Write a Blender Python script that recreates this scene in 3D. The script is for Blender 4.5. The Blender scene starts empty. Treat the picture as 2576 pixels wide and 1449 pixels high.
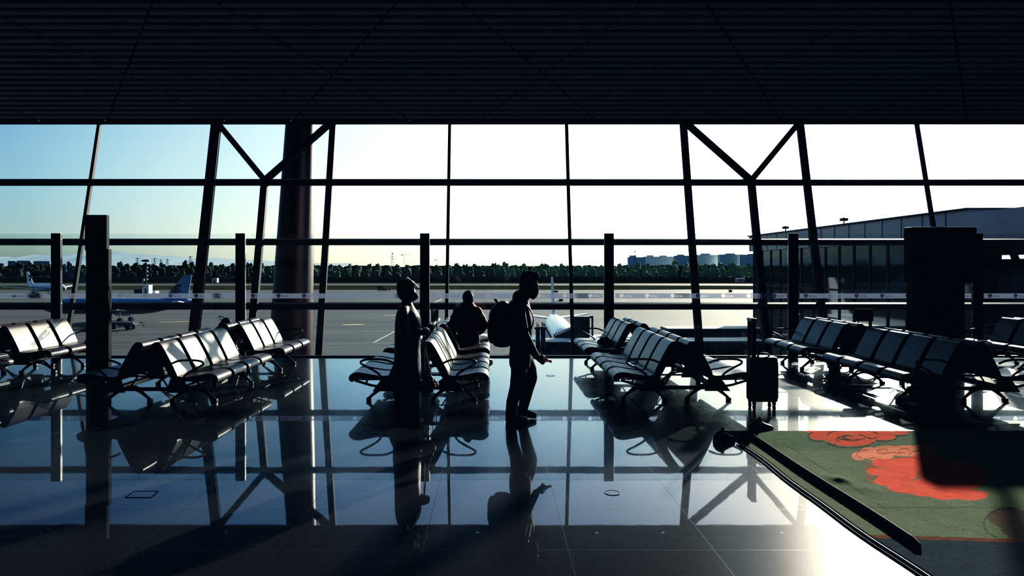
import bpy, bmesh, math, random
import numpy as np
from mathutils import Vector, Matrix, noise
random.seed(7)
S = bpy.context.scene
COL = S.collection
PI = math.pi
F, CX, CY, H = 1717.0, 1240.0, 675.0, 1.75        # focal length in px, vanishing point, eye height


def W(px, py, Z):
    return Vector(((px - CX) / F * Z, Z, H + (CY - py) / F * Z))


def FL(px, py):                                    # point of the floor seen at a pixel
    Z = F * H / (py - CY)
    return Vector(((px - CX) / F * Z, Z, 0))


# ------------------------------------------------------------------ materials
def mat(name, col, rough=0.5, metal=0.0, spec=0.5, var=0.12, scale=8.0, bump=0.0, coat=0.0, stretch=(1, 1, 1)):
    m = bpy.data.materials.new(name)
    m.use_nodes = True
    nt = m.node_tree
    b = nt.nodes['Principled BSDF']
    tc = nt.nodes.new('ShaderNodeTexCoord')
    mp = nt.nodes.new('ShaderNodeMapping')
    mp.inputs['Scale'].default_value = stretch
    nt.links.new(tc.outputs['Object'], mp.inputs['Vector'])
    n = nt.nodes.new('ShaderNodeTexNoise')
    n.inputs['Scale'].default_value = scale
    n.inputs['Detail'].default_value = 4
    nt.links.new(mp.outputs['Vector'], n.inputs['Vector'])
    r = nt.nodes.new('ShaderNodeValToRGB')
    r.color_ramp.elements[0].position = .3
    r.color_ramp.elements[1].position = .7
    r.color_ramp.elements[0].color = [c * (1 - var) for c in col] + [1]
    r.color_ramp.elements[1].color = [min(1, c * (1 + var)) for c in col] + [1]
    nt.links.new(n.outputs['Fac'], r.inputs['Fac'])
    nt.links.new(r.outputs['Color'], b.inputs['Base Color'])
    b.inputs['Roughness'].default_value = rough
    b.inputs['Metallic'].default_value = metal
    b.inputs['Specular IOR Level'].default_value = spec
    b.inputs['Coat Weight'].default_value = coat
    b.inputs['Coat Roughness'].default_value = .15
    if bump:
        bp = nt.nodes.new('ShaderNodeBump')
        bp.inputs['Strength'].default_value = bump
        bp.inputs['Distance'].default_value = .02
        nt.links.new(n.outputs['Fac'], bp.inputs['Height'])
        nt.links.new(bp.outputs['Normal'], b.inputs['Normal'])
    return m


def glass_mat(name, tint, refl=1.0, dirt=0.0):
    m = bpy.data.materials.new(name)
    m.use_nodes = True
    nt = m.node_tree
    nt.nodes.clear()
    out = nt.nodes.new('ShaderNodeOutputMaterial')
    tr = nt.nodes.new('ShaderNodeBsdfTransparent')
    tr.inputs['Color'].default_value = (*tint, 1)
    gl = nt.nodes.new('ShaderNodeBsdfGlossy')
    gl.inputs['Roughness'].default_value = .01
    gl.inputs['Color'].default_value = (.9, .95, 1, 1)
    fr = nt.nodes.new('ShaderNodeFresnel')
    fr.inputs['IOR'].default_value = 1.45
    mu = nt.nodes.new('ShaderNodeMath')
    mu.operation = 'MULTIPLY'
    mu.inputs[1].default_value = refl
    nt.links.new(fr.outputs['Fac'], mu.inputs[0])
    mx = nt.nodes.new('ShaderNodeMixShader')
    nt.links.new(mu.outputs[0], mx.inputs['Fac'])
    nt.links.new(tr.outputs[0], mx.inputs[1])
    nt.links.new(gl.outputs[0], mx.inputs[2])
    last = mx
    if dirt:
        tc = nt.nodes.new('ShaderNodeTexCoord')
        n = nt.nodes.new('ShaderNodeTexNoise')
        n.inputs['Scale'].default_value = 1.7
        n.inputs['Detail'].default_value = 8
        nt.links.new(tc.outputs['Object'], n.inputs['Vector'])
        mm = nt.nodes.new('ShaderNodeMath')
        mm.operation = 'MULTIPLY'
        mm.inputs[1].default_value = dirt
        nt.links.new(n.outputs['Fac'], mm.inputs[0])
        tl = nt.nodes.new('ShaderNodeBsdfTranslucent')
        tl.inputs['Color'].default_value = (.8, .8, .78, 1)
        m2 = nt.nodes.new('ShaderNodeMixShader')
        nt.links.new(mm.outputs[0], m2.inputs['Fac'])
        nt.links.new(mx.outputs[0], m2.inputs[1])
        nt.links.new(tl.outputs[0], m2.inputs[2])
        last = m2
    nt.links.new(last.outputs[0], out.inputs['Surface'])
    return m


M = dict(
    frame=mat('dark_bronze_paint', (.005, .0038, .0038), .6, 0, .12, .15, 3),
    steel=mat('black_painted_metal', (.008, .008, .009), .38, .2, .4, .15, 12),
    black=mat('matt_black_board', (.004, .004, .005), .7, 0, .1, .2, 5),
    chrome=mat('worn_aluminium', (.35, .35, .36), .28, 1, .5, .1, 20),
    seat=mat('brown_moulded_polyurethane', (.040, .016, .009), .40, 0, .55, .15, 25, 0, .05),
    column=mat('dark_red_gloss_paint', (.038, .0055, .005), .33, 0, .22, .12, 2),
    slat=mat('grey_ceiling_slats', (.64, .70, .70), .7, 0, .2, .1, 2),
    roof=mat('black_roof_void', (.004, .005, .006), .9, 0, .1, .1, 2),
    inner=mat('dark_inner_wall', (.018, .019, .021), .8, 0, .2, .1, 1),
    skin=mat('skin', (.16, .085, .06), .5, 0, .4, .1, 20),
    hair=mat('black_hair', (.006, .006, .007), .5, 0, .4, .3, 60, .2),
    jacket=mat('black_jacket_cloth', (.008, .008, .011), .75, 0, .25, .2, 40, .15),
    navy=mat('dark_coat_cloth', (.06, .065, .085), .55, 0, .45, .2, 14, .35),
    denim=mat('dark_trouser_cloth', (.008, .009, .013), .85, 0, .2, .2, 60, .1),
    red=mat('red_quilted_cloth', (.2, .012, .035), .6, 0, .4, .35, 9, .5),
    shoe=mat('black_shoe_leather', (.008, .008, .009), .42, 0, .5, .2, 30),
    sole=mat('pale_rubber_sole', (.35, .35, .34), .6, 0, .3, .1, 30),
    palemask=mat('grey_face_mask', (.22, .22, .23), .8, 0, .2, .1, 30),
    mask=mat('dark_face_mask', (.015, .015, .018), .8, 0, .2, .1, 30),
    nylon=mat('black_nylon', (.007, .007, .008), .6, 0, .35, .2, 50, .15),
    rubber=mat('black_rubber', (.006, .006, .006), .7, 0, .2, .15, 40),
    amber=mat('amber_drink', (.65, .14, .01), .15, 0, .6, .1, 30),
    orange=mat('orange_cap', (.5, .16, .03), .4, 0, .5, .1, 30),
    whitepaint=mat('white_aircraft_paint', (.75, .78, .82), .35, 0, .5, .06, .4),
    bluepaint=mat('pale_blue_aircraft_paint', (.09, .17, .27), .4, 0, .4, .06, .4),
    redpaint=mat('dark_red_emblem_paint', (.05, .004, .006), .5, 0, .4, .05, 1),
    engine=mat('engine_grey_metal', (.45, .47, .5), .25, .6, .5, .1, 2),
    tyre=mat('black_tyre', (.012, .012, .013), .8, 0, .2, .1, 5),
    bridge=mat('dark_bridge_metal', (.035, .04, .042), .6, .1, .3, .2, .6),
    bridgeroof=mat('grey_bridge_roof', (.27, .27, .25), .6, 0, .3, .15, .5),
    teal=mat('dark_teal_glass', (.006, .03, .032), .12, 0, .6, .3, .15),
    facade=mat('reflecting_facade_glass', (.006, .014, .017), .04, 0, .45, .2, .1),
    fascia=mat('grey_fascia_panels', (.30, .27, .27), .45, .2, .5, .08, .3),
    tree1=mat('tree_green', (.036, .052, .026), .9, 0, .1, .5, .35),
    tree2=mat('tree_dark_green', (.033, .05, .028), .9, 0, .1, .5, .3),
    tree3=mat('tree_olive', (.045, .055, .026), .9, 0, .1, .5, .35),
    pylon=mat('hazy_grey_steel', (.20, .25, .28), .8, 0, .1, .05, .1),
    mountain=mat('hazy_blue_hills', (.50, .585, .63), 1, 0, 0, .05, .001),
    white=mat('white_sheet_metal', (.6, .62, .6), .5, 0, .4, .08, .5),
    checkred=mat('red_sheet_metal', (.35, .05, .05), .6, 0, .3, .1, .5),
    darkgear=mat('dark_ground_equipment', (.02, .025, .03), .6, .2, .4, .2, 1),
    signboard=mat('black_airfield_sign', (.03, .03, .025), .6, 0, .3, .3, 1),
    trimmetal=mat('brushed_trim_strip', (.42, .38, .34), .5, .2, .5, .15, 12, .1),
    linepaint=mat('white_ground_paint', (.55, .55, .5), .8, 0, .2, .2, .5),
    yellowpaint=mat('yellow_ground_paint', (.5, .42, .2), .8, 0, .2, .2, .5),
    vest=mat('shield_rim', (.5, .5, .5), .4, 0, .5, .05, 5),
    redtag=mat('red_tag', (.5, .03, .02), .5, 0, .4, .1, 30),
    fluor=mat('pale_lamp_cover', (.8, .9, .85), .4, 0, .5, .02, 3),
)
M['amber'].node_tree.nodes['Principled BSDF'].inputs['Transmission Weight'].default_value = .75
M['glass'] = glass_mat('clear_window_glass', (.93, .95, .94), 1.0)
M['barrier'] = glass_mat('barrier_glass', (.92, .955, .945), 1.0, .0018)
M['shield'] = glass_mat('clear_plastic', (.88, .9, .9), 2.2, .12)


def tape_mat():
    m = bpy.data.materials.new('frosted_lavender_film')
    m.use_nodes = True
    nt = m.node_tree
    nt.nodes.clear()
    out = nt.nodes.new('ShaderNodeOutputMaterial')
    tc = nt.nodes.new('ShaderNodeTexCoord')
    n = nt.nodes.new('ShaderNodeTexNoise')
    n.inputs['Scale'].default_value = 5
    nt.links.new(tc.outputs['Object'], n.inputs['Vector'])
    r = nt.nodes.new('ShaderNodeValToRGB')
    r.color_ramp.elements[0].color = (.185, .195, .28, 1)
    r.color_ramp.elements[1].color = (.225, .235, .325, 1)
    nt.links.new(n.outputs['Fac'], r.inputs['Fac'])
    tl = nt.nodes.new('ShaderNodeBsdfTranslucent')
    df = nt.nodes.new('ShaderNodeBsdfDiffuse')
    tr = nt.nodes.new('ShaderNodeBsdfTransparent')
    tr.inputs['Color'].default_value = (.5, .52, .62, 1)
    nt.links.new(r.outputs['Color'], tl.inputs['Color'])
    nt.links.new(r.outputs['Color'], df.inputs['Color'])
    a = nt.nodes.new('ShaderNodeMixShader')
    a.inputs['Fac'].default_value = .5
    nt.links.new(tl.outputs[0], a.inputs[1])
    nt.links.new(df.outputs[0], a.inputs[2])
    b = nt.nodes.new('ShaderNodeMixShader')
    b.inputs['Fac'].default_value = .45
    nt.links.new(a.outputs[0], b.inputs[1])
    nt.links.new(tr.outputs[0], b.inputs[2])
    nt.links.new(b.outputs[0], out.inputs['Surface'])
    return m


M['tape'] = tape_mat()


# ------------------------------------------------------------------ mesh helpers
class MB:
    def __init__(s):
        s.v, s.f, s.sm = [], [], []

    def add(s, vs, fs, smooth=False):
        o = len(s.v)
        s.v += [tuple(v) for v in vs]
        s.f += [tuple(i + o for i in f) for f in fs]
        s.sm += [smooth] * len(fs)
        return s

    def box(s, x0, x1, y0, y1, z0, z1, mtx=None):
        vs = [Vector((x, y, z)) for z in (z0, z1) for y in (y0, y1) for x in (x0, x1)]
        if mtx:
            vs = [mtx @ v for v in vs]
        return s.add(vs, [(0, 2, 3, 1), (4, 5, 7, 6), (0, 1, 5, 4), (2, 6, 7, 3), (0, 4, 6, 2), (1, 3, 7, 5)])

    def bbox(s, x0, x1, y0, y1, z0, z1, b=.01, mtx=None):      # box with chamfered edges
        bm = bmesh.new()
        bmesh.ops.create_cube(bm, size=1)
        for v in bm.verts:
            v.co = Vector((x0 + (v.co.x + .5) * (x1 - x0), y0 + (v.co.y + .5) * (y1 - y0), z0 + (v.co.z + .5) * (z1 - z0)))
        bmesh.ops.bevel(bm, geom=bm.edges[:], offset=b, segments=2, affect='EDGES', profile=.6)
        bm.verts.index_update()
        vs = [mtx @ v.co if mtx else v.co.copy() for v in bm.verts]
        s.add(vs, [[v.index for v in f.verts] for f in bm.faces])
        bm.free()
        return s

    def beam(s, a, b, w, d, up=(0, 0, 1)):                      # rectangular bar from a to b
        a, b = Vector(a), Vector(b)
        t = (b - a).normalized()
        u = Vector(up)
        if abs(t.dot(u)) > .98:
            u = Vector((0, 1, 0))
        x = t.cross(u).normalized()
        y = x.cross(t).normalized()
        vs = [p + x * (i * w / 2) + y * (j * d / 2) for p in (a, b) for (i, j) in ((-1, -1), (1, -1), (1, 1), (-1, 1))]
        return s.add(vs, [(3, 2, 1, 0), (4, 5, 6, 7), (0, 1, 5, 4), (1, 2, 6, 5), (2, 3, 7, 6), (3, 0, 4, 7)])

    def tube(s, pts, rad, n=8, caps=True, flat=None):
        pts = [Vector(p) for p in pts]
        k = len(pts)
        if not hasattr(rad, '__len__'):
            rad = [rad] * k
        rings = []
        up = None
        for i, p in enumerate(pts):
            t = (pts[min(i + 1, k - 1)] - pts[max(i - 1, 0)])
            t = t.normalized() if t.length > 1e-9 else Vector((0, 0, 1))
            if up is None:
                up = Vector((0, 1, 0)) if abs(t.y) < .9 else Vector((1, 0, 0))
            x = t.cross(up)
            x = x.normalized() if x.length > 1e-6 else Vector((1, 0, 0))
            y = x.cross(t).normalized()
            up = y
            r = rad[i]
            rx, ry = (r, r) if not hasattr(r, '__len__') else r
            rings.append([p + x * (rx * math.cos(2 * PI * j / n)) + y * (ry * math.sin(2 * PI * j / n)) for j in range(n)])
        vs = [v for r_ in rings for v in r_]
        fs = [(i * n + j, i * n + (j + 1) % n, (i + 1) * n + (j + 1) % n, (i + 1) * n + j) for i in range(k - 1) for j in range(n)]
        s.add(vs, fs, True)
        if caps:
            s.add(rings[0], [tuple(range(n))][::1])
            s.f[-1] = tuple(reversed(s.f[-1]))
            s.add(rings[-1], [tuple(range(n))])
        return s

    def limb(s, pts, rad, n=14, sub=5):                         # rounded tapered limb, closed, for fusing
        pts = [Vector(p) for p in pts]
        rad = [(r, r) if not hasattr(r, '__len__') else r for r in rad]
        P, R = [], []
        k = len(pts)
        for i in range(k - 1):
            for j in range(sub):
                t = j / sub
                P.append(pts[i].lerp(pts[i + 1], t))
                t2 = t * t * (3 - 2 * t)
                R.append(tuple(rad[i][q] * (1 - t2) + rad[i + 1][q] * t2 for q in (0, 1)))
        P.append(pts[-1])
        R.append(rad[-1])
        a = (P[0] - P[1]).normalized()
        b = (P[-1] - P[-2]).normalized()
        r0, r1 = min(R[0]), min(R[-1])
        hp = [P[0] + a * r0 * math.sin(q) for q in (1.4, 1.1, .7, .35)]
        hr = [tuple(x * max(.05, math.cos(q)) for x in R[0]) for q in (1.4, 1.1, .7, .35)]
        tp = [P[-1] + b * r1 * math.sin(q) for q in (.35, .7, 1.1, 1.4)]
        tr = [tuple(x * max(.05, math.cos(q)) for x in R[-1]) for q in (.35, .7, 1.1, 1.4)]
        return s.tube(hp + P + tp, hr + R + tr, n)

    def loft(s, rows, n=20, pw=2.0):                            # rows of (cx, cy, cz, rx, ry), horizontal rings
        rings = []
        for cx, cy, cz, rx, ry in rows:
            ring = []
            for j in range(n):
                c, q = math.cos(2 * PI * j / n), math.sin(2 * PI * j / n)
                e = 2 / pw
                ring.append((cx + rx * math.copysign(abs(c) ** e, c), cy + ry * math.copysign(abs(q) ** e, q), cz))
            rings.append(ring)
        k = len(rings)
        vs = [v for r_ in rings for v in r_]
        fs = [(i * n + j, i * n + (j + 1) % n, (i + 1) * n + (j + 1) % n, (i + 1) * n + j) for i in range(k - 1) for j in range(n)]
        s.add(vs, fs, True)
        s.add(rings[0], [tuple(range(n))])
        s.f[-1] = tuple(reversed(s.f[-1]))
        s.add(rings[-1], [tuple(range(n))])
        return s

    def prism(s, poly, y0, y1, smooth=True):                    # poly in (x,z) extruded along y
        n = len(poly)
        vs = [(x, y0, z) for x, z in poly] + [(x, y1, z) for x, z in poly]
        s.add(vs, [(i, (i + 1) % n, n + (i + 1) % n, n + i) for i in range(n)], smooth)
        s.add([(x, y0, z) for x, z in poly], [tuple(reversed(range(n)))])
        s.add([(x, y1, z) for x, z in poly], [tuple(range(n))])
        return s

    def ball(s, c, r, n=12, m=8):
        if not hasattr(r, '__len__'):
            r = (r, r, r)
        rows = []
        for i in range(m + 1):
            a = -PI / 2 + PI * i / m
            q = max(.02, math.cos(a))
            rows.append((c[0], c[1], c[2] + r[2] * math.sin(a), r[0] * q, r[1] * q))
        return s.loft(rows, n)

    def mesh(s, name, m, fixn=True):
        me = bpy.data.meshes.new(name)
        me.from_pydata(s.v, [], s.f)
        me.polygons.foreach_set('use_smooth', s.sm)
        if fixn:
            bm = bmesh.new()
            bm.from_mesh(me)
            bmesh.ops.recalc_face_normals(bm, faces=bm.faces[:])
            bm.to_mesh(me)
            bm.free()
        if m:
            me.materials.append(M[m] if isinstance(m, str) else m)
        return me

    def obj(s, name, m, parent=None, fixn=True):
        return link(name, s.mesh(name, m, fixn), parent)


def link(name, me, parent=None, loc=(0, 0, 0), rz=0):
    o = bpy.data.objects.new(name, me)
    COL.objects.link(o)
    o.location = loc
    o.rotation_euler = (0, 0, rz)
    if parent:
        o.parent = parent
    return o


def tag(o, label=None, cat=None, group=None, kind=None):
    if label: o['label'] = label
    if cat: o['category'] = cat
    if group: o['group'] = group
    if kind: o['kind'] = kind
    return o


def empty(name, loc=(0, 0, 0), rz=0):
    o = bpy.data.objects.new(name, None)
    COL.objects.link(o)
    o.empty_display_size = .2
    o.location = loc
    o.rotation_euler = (0, 0, rz)
    return o


def struct(o):
    o['kind'] = 'structure'
    return o


def copy_tree(o, parent=None):
    c = o.copy()
    COL.objects.link(c)
    c.parent = parent
    for ch in list(o.children):
        copy_tree(ch, c)
    return c


def fuse(mb, name, m, parent=None, voxel=.012, it=4, cuts=None):   # one continuous surface from overlapping limbs
    tmp = link('tmp', mb.mesh('tmp', None))
    r = tmp.modifiers.new('r', 'REMESH')
    r.mode = 'VOXEL'
    r.voxel_size = voxel
    sm = tmp.modifiers.new('s', 'SMOOTH')
    sm.factor = .5
    sm.iterations = it
    dg = bpy.context.evaluated_depsgraph_get()
    dg.update()
    me = bpy.data.meshes.new_from_object(tmp.evaluated_get(dg))
    old = tmp.data
    bpy.data.objects.remove(tmp)
    bpy.data.meshes.remove(old)
    me.name = name
    me.materials.clear()
    me.materials.append(M[m])
    me.polygons.foreach_set('use_smooth', [True] * len(me.polygons))
    return link(name, me, parent)


def crom(pts, sub=5, closed=False):
    pts = [Vector(p) for p in pts]
    n = len(pts)
    out = []
    rng = range(n if closed else n - 1)
    for i in rng:
        g = (lambda k: pts[k % n]) if closed else (lambda k: pts[max(0, min(n - 1, k))])
        a, b, c, d = g(i - 1), g(i), g(i + 1), g(i + 2)
        for j in range(sub):
            t = j / sub
            out.append(.5 * ((2 * b) + (c - a) * t + (2 * a - 5 * b + 4 * c - d) * t * t + (3 * b - a - 3 * c + d) * t ** 3))
    if not closed:
        out.append(pts[-1])
    return out


# ------------------------------------------------------------------ camera, sun, sky
cam = bpy.data.cameras.new('camera')
cam.sensor_width = 36
cam.sensor_fit = 'HORIZONTAL'
cam.lens = 36 * F / 2576
cam.shift_x = (1288 - CX) / 2576
cam.shift_y = -(724.5 - CY) / 2576
cam.clip_end = 20000
co = bpy.data.objects.new('camera', cam)
COL.objects.link(co)
co.location = (0, 0, H)
co.rotation_euler = (PI / 2, 0, 0)
S.camera = co

AZ, EL = math.radians(30.3), math.radians(16.8)
sd = Vector((math.sin(AZ) * math.cos(EL), math.cos(AZ) * math.cos(EL), math.sin(EL)))
sl = bpy.data.lights.new('sun', 'SUN')
sl.energy = 14.5
sl.angle = math.radians(.6)
sl.color = (1, .88, .72)
so = bpy.data.objects.new('sun', sl)
COL.objects.link(so)
so.rotation_euler = (-sd).to_track_quat('-Z', 'Y').to_euler()
so.location = sd * 50

w = bpy.data.worlds.new('sky')
S.world = w
w.use_nodes = True
nt = w.node_tree
bg = nt.nodes['Background']
sky = nt.nodes.new('ShaderNodeTexSky')
sky.sky_type = 'NISHITA'
sky.sun_disc = False
sky.sun_elevation = EL
sky.sun_rotation = AZ
sky.air_density = 1.0
sky.dust_density = .8
sky.ozone_density = 4.0
bg.inputs['Strength'].default_value = .36
hs = nt.nodes.new('ShaderNodeHueSaturation')
hs.inputs['Saturation'].default_value = .8
nt.links.new(sky.outputs['Color'], hs.inputs['Color'])
tcw = nt.nodes.new('ShaderNodeTexCoord')                  # haze glow: the sky brightens towards the sun
dt = nt.nodes.new('ShaderNodeVectorMath')
dt.operation = 'DOT_PRODUCT'
dt.inputs[1].default_value = sd
nt.links.new(tcw.outputs['Generated'], dt.inputs[0])
hz = nt.nodes.new('ShaderNodeValToRGB')
he = hz.color_ramp.elements
he[0].position, he[0].color = .0, (.30, .33, .36, 1)
he[1].position, he[1].color = 1.0, (1, .97, .90, 1)
for p_, v_ in ((.43, (.36, .39, .40, 1)), (.6, (.56, .57, .565, 1)), (.8, (.88, .87, .83, 1))):
    q_ = he.new(p_)
    q_.color = v_
nt.links.new(dt.outputs['Value'], hz.inputs['Fac'])
ml = nt.nodes.new('ShaderNodeMixRGB')
ml.blend_type = 'MULTIPLY'
ml.inputs['Fac'].default_value = 1
nt.links.new(hs.outputs['Color'], ml.inputs['Color1'])
nt.links.new(hz.outputs['Color'], ml.inputs['Color2'])
nt.links.new(ml.outputs['Color'], bg.inputs['Color'])

vs = S.view_settings
vs.view_transform = 'Standard'
vs.look = 'None'
vs.exposure = 0
vs.use_curve_mapping = True
cm = vs.curve_mapping
for ch, pts in ((0, ((0, .0002), (.04, .0115), (.11, .060), (.25, .18), (.6, .62), (1, .975))),
                (1, ((0, .0010), (.04, .0165), (.11, .079), (.25, .215), (.6, .64), (1, .98))),
                (2, ((0, .0024), (.04, .024), (.11, .101), (.25, .255), (.6, .65), (1, .88)))):
    cv = cm.curves[ch]
    cv.points[0].location = pts[0]
    cv.points[-1].location = pts[-1]
    for p in pts[1:-1]:
        cv.points.new(*p)
cm.update()
S.cycles.max_bounces = 8
S.cycles.transparent_max_bounces = 16
S.cycles.caustics_reflective = False
S.cycles.caustics_refractive = False
S.cycles.sample_clamp_indirect = 6


# ------------------------------------------------------------------ setting: floor
def floor_mat():
    m = bpy.data.materials.new('polished_granite_tiles')
    m.use_nodes = True
    nt = m.node_tree
    b = nt.nodes['Principled BSDF']
    g = nt.nodes.new('ShaderNodeNewGeometry')
    n = nt.nodes.new('ShaderNodeTexNoise')
    n.inputs['Scale'].default_value = 55
    n.inputs['Detail'].default_value = 5
    n.inputs['Roughness'].default_value = .75
    n2 = nt.nodes.new('ShaderNodeTexNoise')
    n2.inputs['Scale'].default_value = 1.3
    n2.inputs['Detail'].default_value = 3
    for q in (n, n2):
        nt.links.new(g.outputs['Position'], q.inputs['Vector'])
    r = nt.nodes.new('ShaderNodeValToRGB')
    r.color_ramp.elements[0].position, r.color_ramp.elements[1].position = .3, .72
    r.color_ramp.elements[0].color = (.008, .0075, .0075, 1)
    r.color_ramp.elements[1].color = (.033, .030, .028, 1)
    nt.links.new(n.outputs['Fac'], r.inputs['Fac'])
    # joints every 0.9 m across and 0.71 m in depth
    sx = nt.nodes.new('ShaderNodeSeparateXYZ')
    nt.links.new(g.outputs['Position'], sx.inputs[0])

    def joint(axis, off, pitch, wd):
        a = nt.nodes.new('ShaderNodeMath'); a.operation = 'ADD'; a.inputs[1].default_value = off + 100 * pitch
        nt.links.new(sx.outputs[axis], a.inputs[0])
        d = nt.nodes.new('ShaderNodeMath'); d.operation = 'DIVIDE'; d.inputs[1].default_value = pitch
        nt.links.new(a.outputs[0], d.inputs[0])
        f = nt.nodes.new('ShaderNodeMath'); f.operation = 'FRACT'
        nt.links.new(d.outputs[0], f.inputs[0])
        l = nt.nodes.new('ShaderNodeMath'); l.operation = 'LESS_THAN'; l.inputs[1].default_value = wd / pitch
        nt.links.new(f.outputs[0], l.inputs[0])
        return l
    j1 = joint('X', -.467, .905, .0035)
    j2 = joint('Y', -4.95, .71, .003)
    mx = nt.nodes.new('ShaderNodeMath'); mx.operation = 'MAXIMUM'
    nt.links.new(j1.outputs[0], mx.inputs[0]); nt.links.new(j2.outputs[0], mx.inputs[1])
    mc = nt.nodes.new('ShaderNodeMixRGB')
    nt.links.new(mx.outputs[0], mc.inputs['Fac'])
    nt.links.new(r.outputs['Color'], mc.inputs['Color1'])
    mc.inputs['Color2'].default_value = (.02, .018, .016, 1)
    nt.links.new(mc.outputs[0], b.inputs['Base Color'])
    rr = nt.nodes.new('ShaderNodeMapRange')
    rr.inputs['To Min'].default_value = .008
    rr.inputs['To Max'].default_value = .03
    nt.links.new(n2.outputs['Fac'], rr.inputs['Value'])
    ra = nt.nodes.new('ShaderNodeMath'); ra.operation = 'MULTIPLY_ADD'; ra.inputs[1].default_value = .22
    nt.links.new(mx.outputs[0], ra.inputs[0]); nt.links.new(rr.outputs[0], ra.inputs[2])
    nt.links.new(ra.outputs[0], b.inputs['Coat Roughness'])
    b.inputs['Coat Weight'].default_value = .6
    b.inputs['Coat IOR'].default_value = 1.5
    b.inputs['Roughness'].default_value = .27
    b.inputs['Specular IOR Level'].default_value = .02
    bp = nt.nodes.new('ShaderNodeBump')
    bp.inputs['Strength'].default_value = .02
    bp.inputs['Distance'].default_value = .02
    nt.links.new(n2.outputs['Fac'], bp.inputs['Height'])
    nt.links.new(bp.outputs['Normal'], b.inputs['Normal'])
    nt.links.new(bp.outputs['Normal'], b.inputs['Coat Normal'])
    return m


ZB = 13.47                                              # the glass barrier on the floor's edge
M['floor'] = floor_mat()
struct(MB().box(-24, 24, -14, ZB + .1, -.5, 0).obj('floor', 'floor'))
struct(MB().box(-24, 24, ZB + .1, 22, -5.3, -5).obj('floor_lower', 'inner'))

# ceiling: sloped slats broken by a triangular net of gaps
ZC, HC, SL = 20.6, 6.15, .324


def ceil_h(y):
    return HC + SL * (ZC - y) if y > 6 else HC + SL * (ZC - 6)


mb = MB()
k = 0
y = 20.32
while y > 6.2:
    cuts = []
    for i in range(-6, 8):
        xc = 1.33 + 5.57 * i
        for sg in (1, -1):
            cuts.append((xc + sg * .77 * (y - 18.21), sg * .77))
    cuts = sorted(q for q in cuts if -24 < q[0] < 24)
    xs = [-24] + [q + d for q, g_ in cuts for d in (-.035, .035)] + [24]
    sl_ = [0] + [g_ for q, g_ in cuts for d in (0, 1)] + [0]
    a = Vector((1, 0, 0))
    for i in range(0, len(xs), 2):
        if xs[i + 1] - xs[i] > .05:
            y0, y1 = y - .055, y + .055
            z0, z1 = ceil_h(y0), ceil_h(y1)
            la, lb = sl_[i] * .055, sl_[i + 1] * .055
            vv = [(xs[i] - la, y0, z0), (xs[i + 1] - lb, y0, z0), (xs[i + 1] + lb, y1, z1), (xs[i] + la, y1, z1)]
            mb.add(vv + [(p[0], p[1], p[2] + .05) for p in vv], [(0, 1, 2, 3), (7, 6, 5, 4), (0, 4, 5, 1), (2, 6, 7, 3), (1, 5, 6, 2), (3, 7, 4, 0)])
    y -= .2466
mb.box(-24, 24, -14, 6, ceil_h(6), ceil_h(6) + .05)
struct(mb.obj('ceiling', 'slat'))
mb = MB()
e0, e1 = ceil_h(20.5) + .35, ceil_h(5) + .35
mb.add([(-24, 20.5, e0), (24, 20.5, e0), (24, 5, e1), (-24, 5, e1), (24, -14, e1), (-24, -14, e1)], [(0, 1, 2, 3), (3, 2, 4, 5)])
mb.add([(-24, 20.5, e0), (24, 20.5, e0), (24, 20.5, 9.5), (-24, 20.5, 9.5)], [(0, 1, 2, 3)])
mb.add([(-24, 20.5, 9.5), (24, 20.5, 9.5), (24, 27.5, 9.5), (-24, 27.5, 9.5)], [(0, 1, 2, 3)])
struct(mb.obj('ceiling_upper', 'roof'))
mb = MB()                                                # edge board with notches where the gaps run out
edge = sorted(-1.45 + 5.57 * i + d for i in range(-5, 6) for d in (-.97, .97))
edge = sorted([1.33 + 5.57 * i + sg * 1.79 for i in range(-5, 5) for sg in (1, -1)])
xs = [-24] + [q + d for q in edge for d in (-.05, .05)] + [24]
for i in range(0, len(xs), 2):
    mb.box(xs[i], xs[i + 1], ZC - .12, ZC, HC - .02, HC + .06)
struct(mb.obj('trim_1', 'frame'))
mb = MB()
mb.box(-24, 24, ZC - .14, ZC - .1, HC + .05, HC + .42)
struct(mb.obj('trim_2', 'frame'))

struct(MB().box(-24.3, -24, -14, 23, -5, 10).obj('wall_left', 'inner'))
struct(MB().box(24, 24.3, -14, 21.4, -5, 10).obj('wall_right', 'inner'))
struct(MB().box(-24, 24, -14.3, -14, -.5, 10).obj('wall_back', 'inner'))


# ------------------------------------------------------------------ curtain wall leaning outwards
def wz(h):                                               # depth of the wall at a height
    return 19.66 + .247 * (h - .36)


def WP(x, h, dy=0):
    return Vector((x, wz(h) + dy, h))


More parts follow.
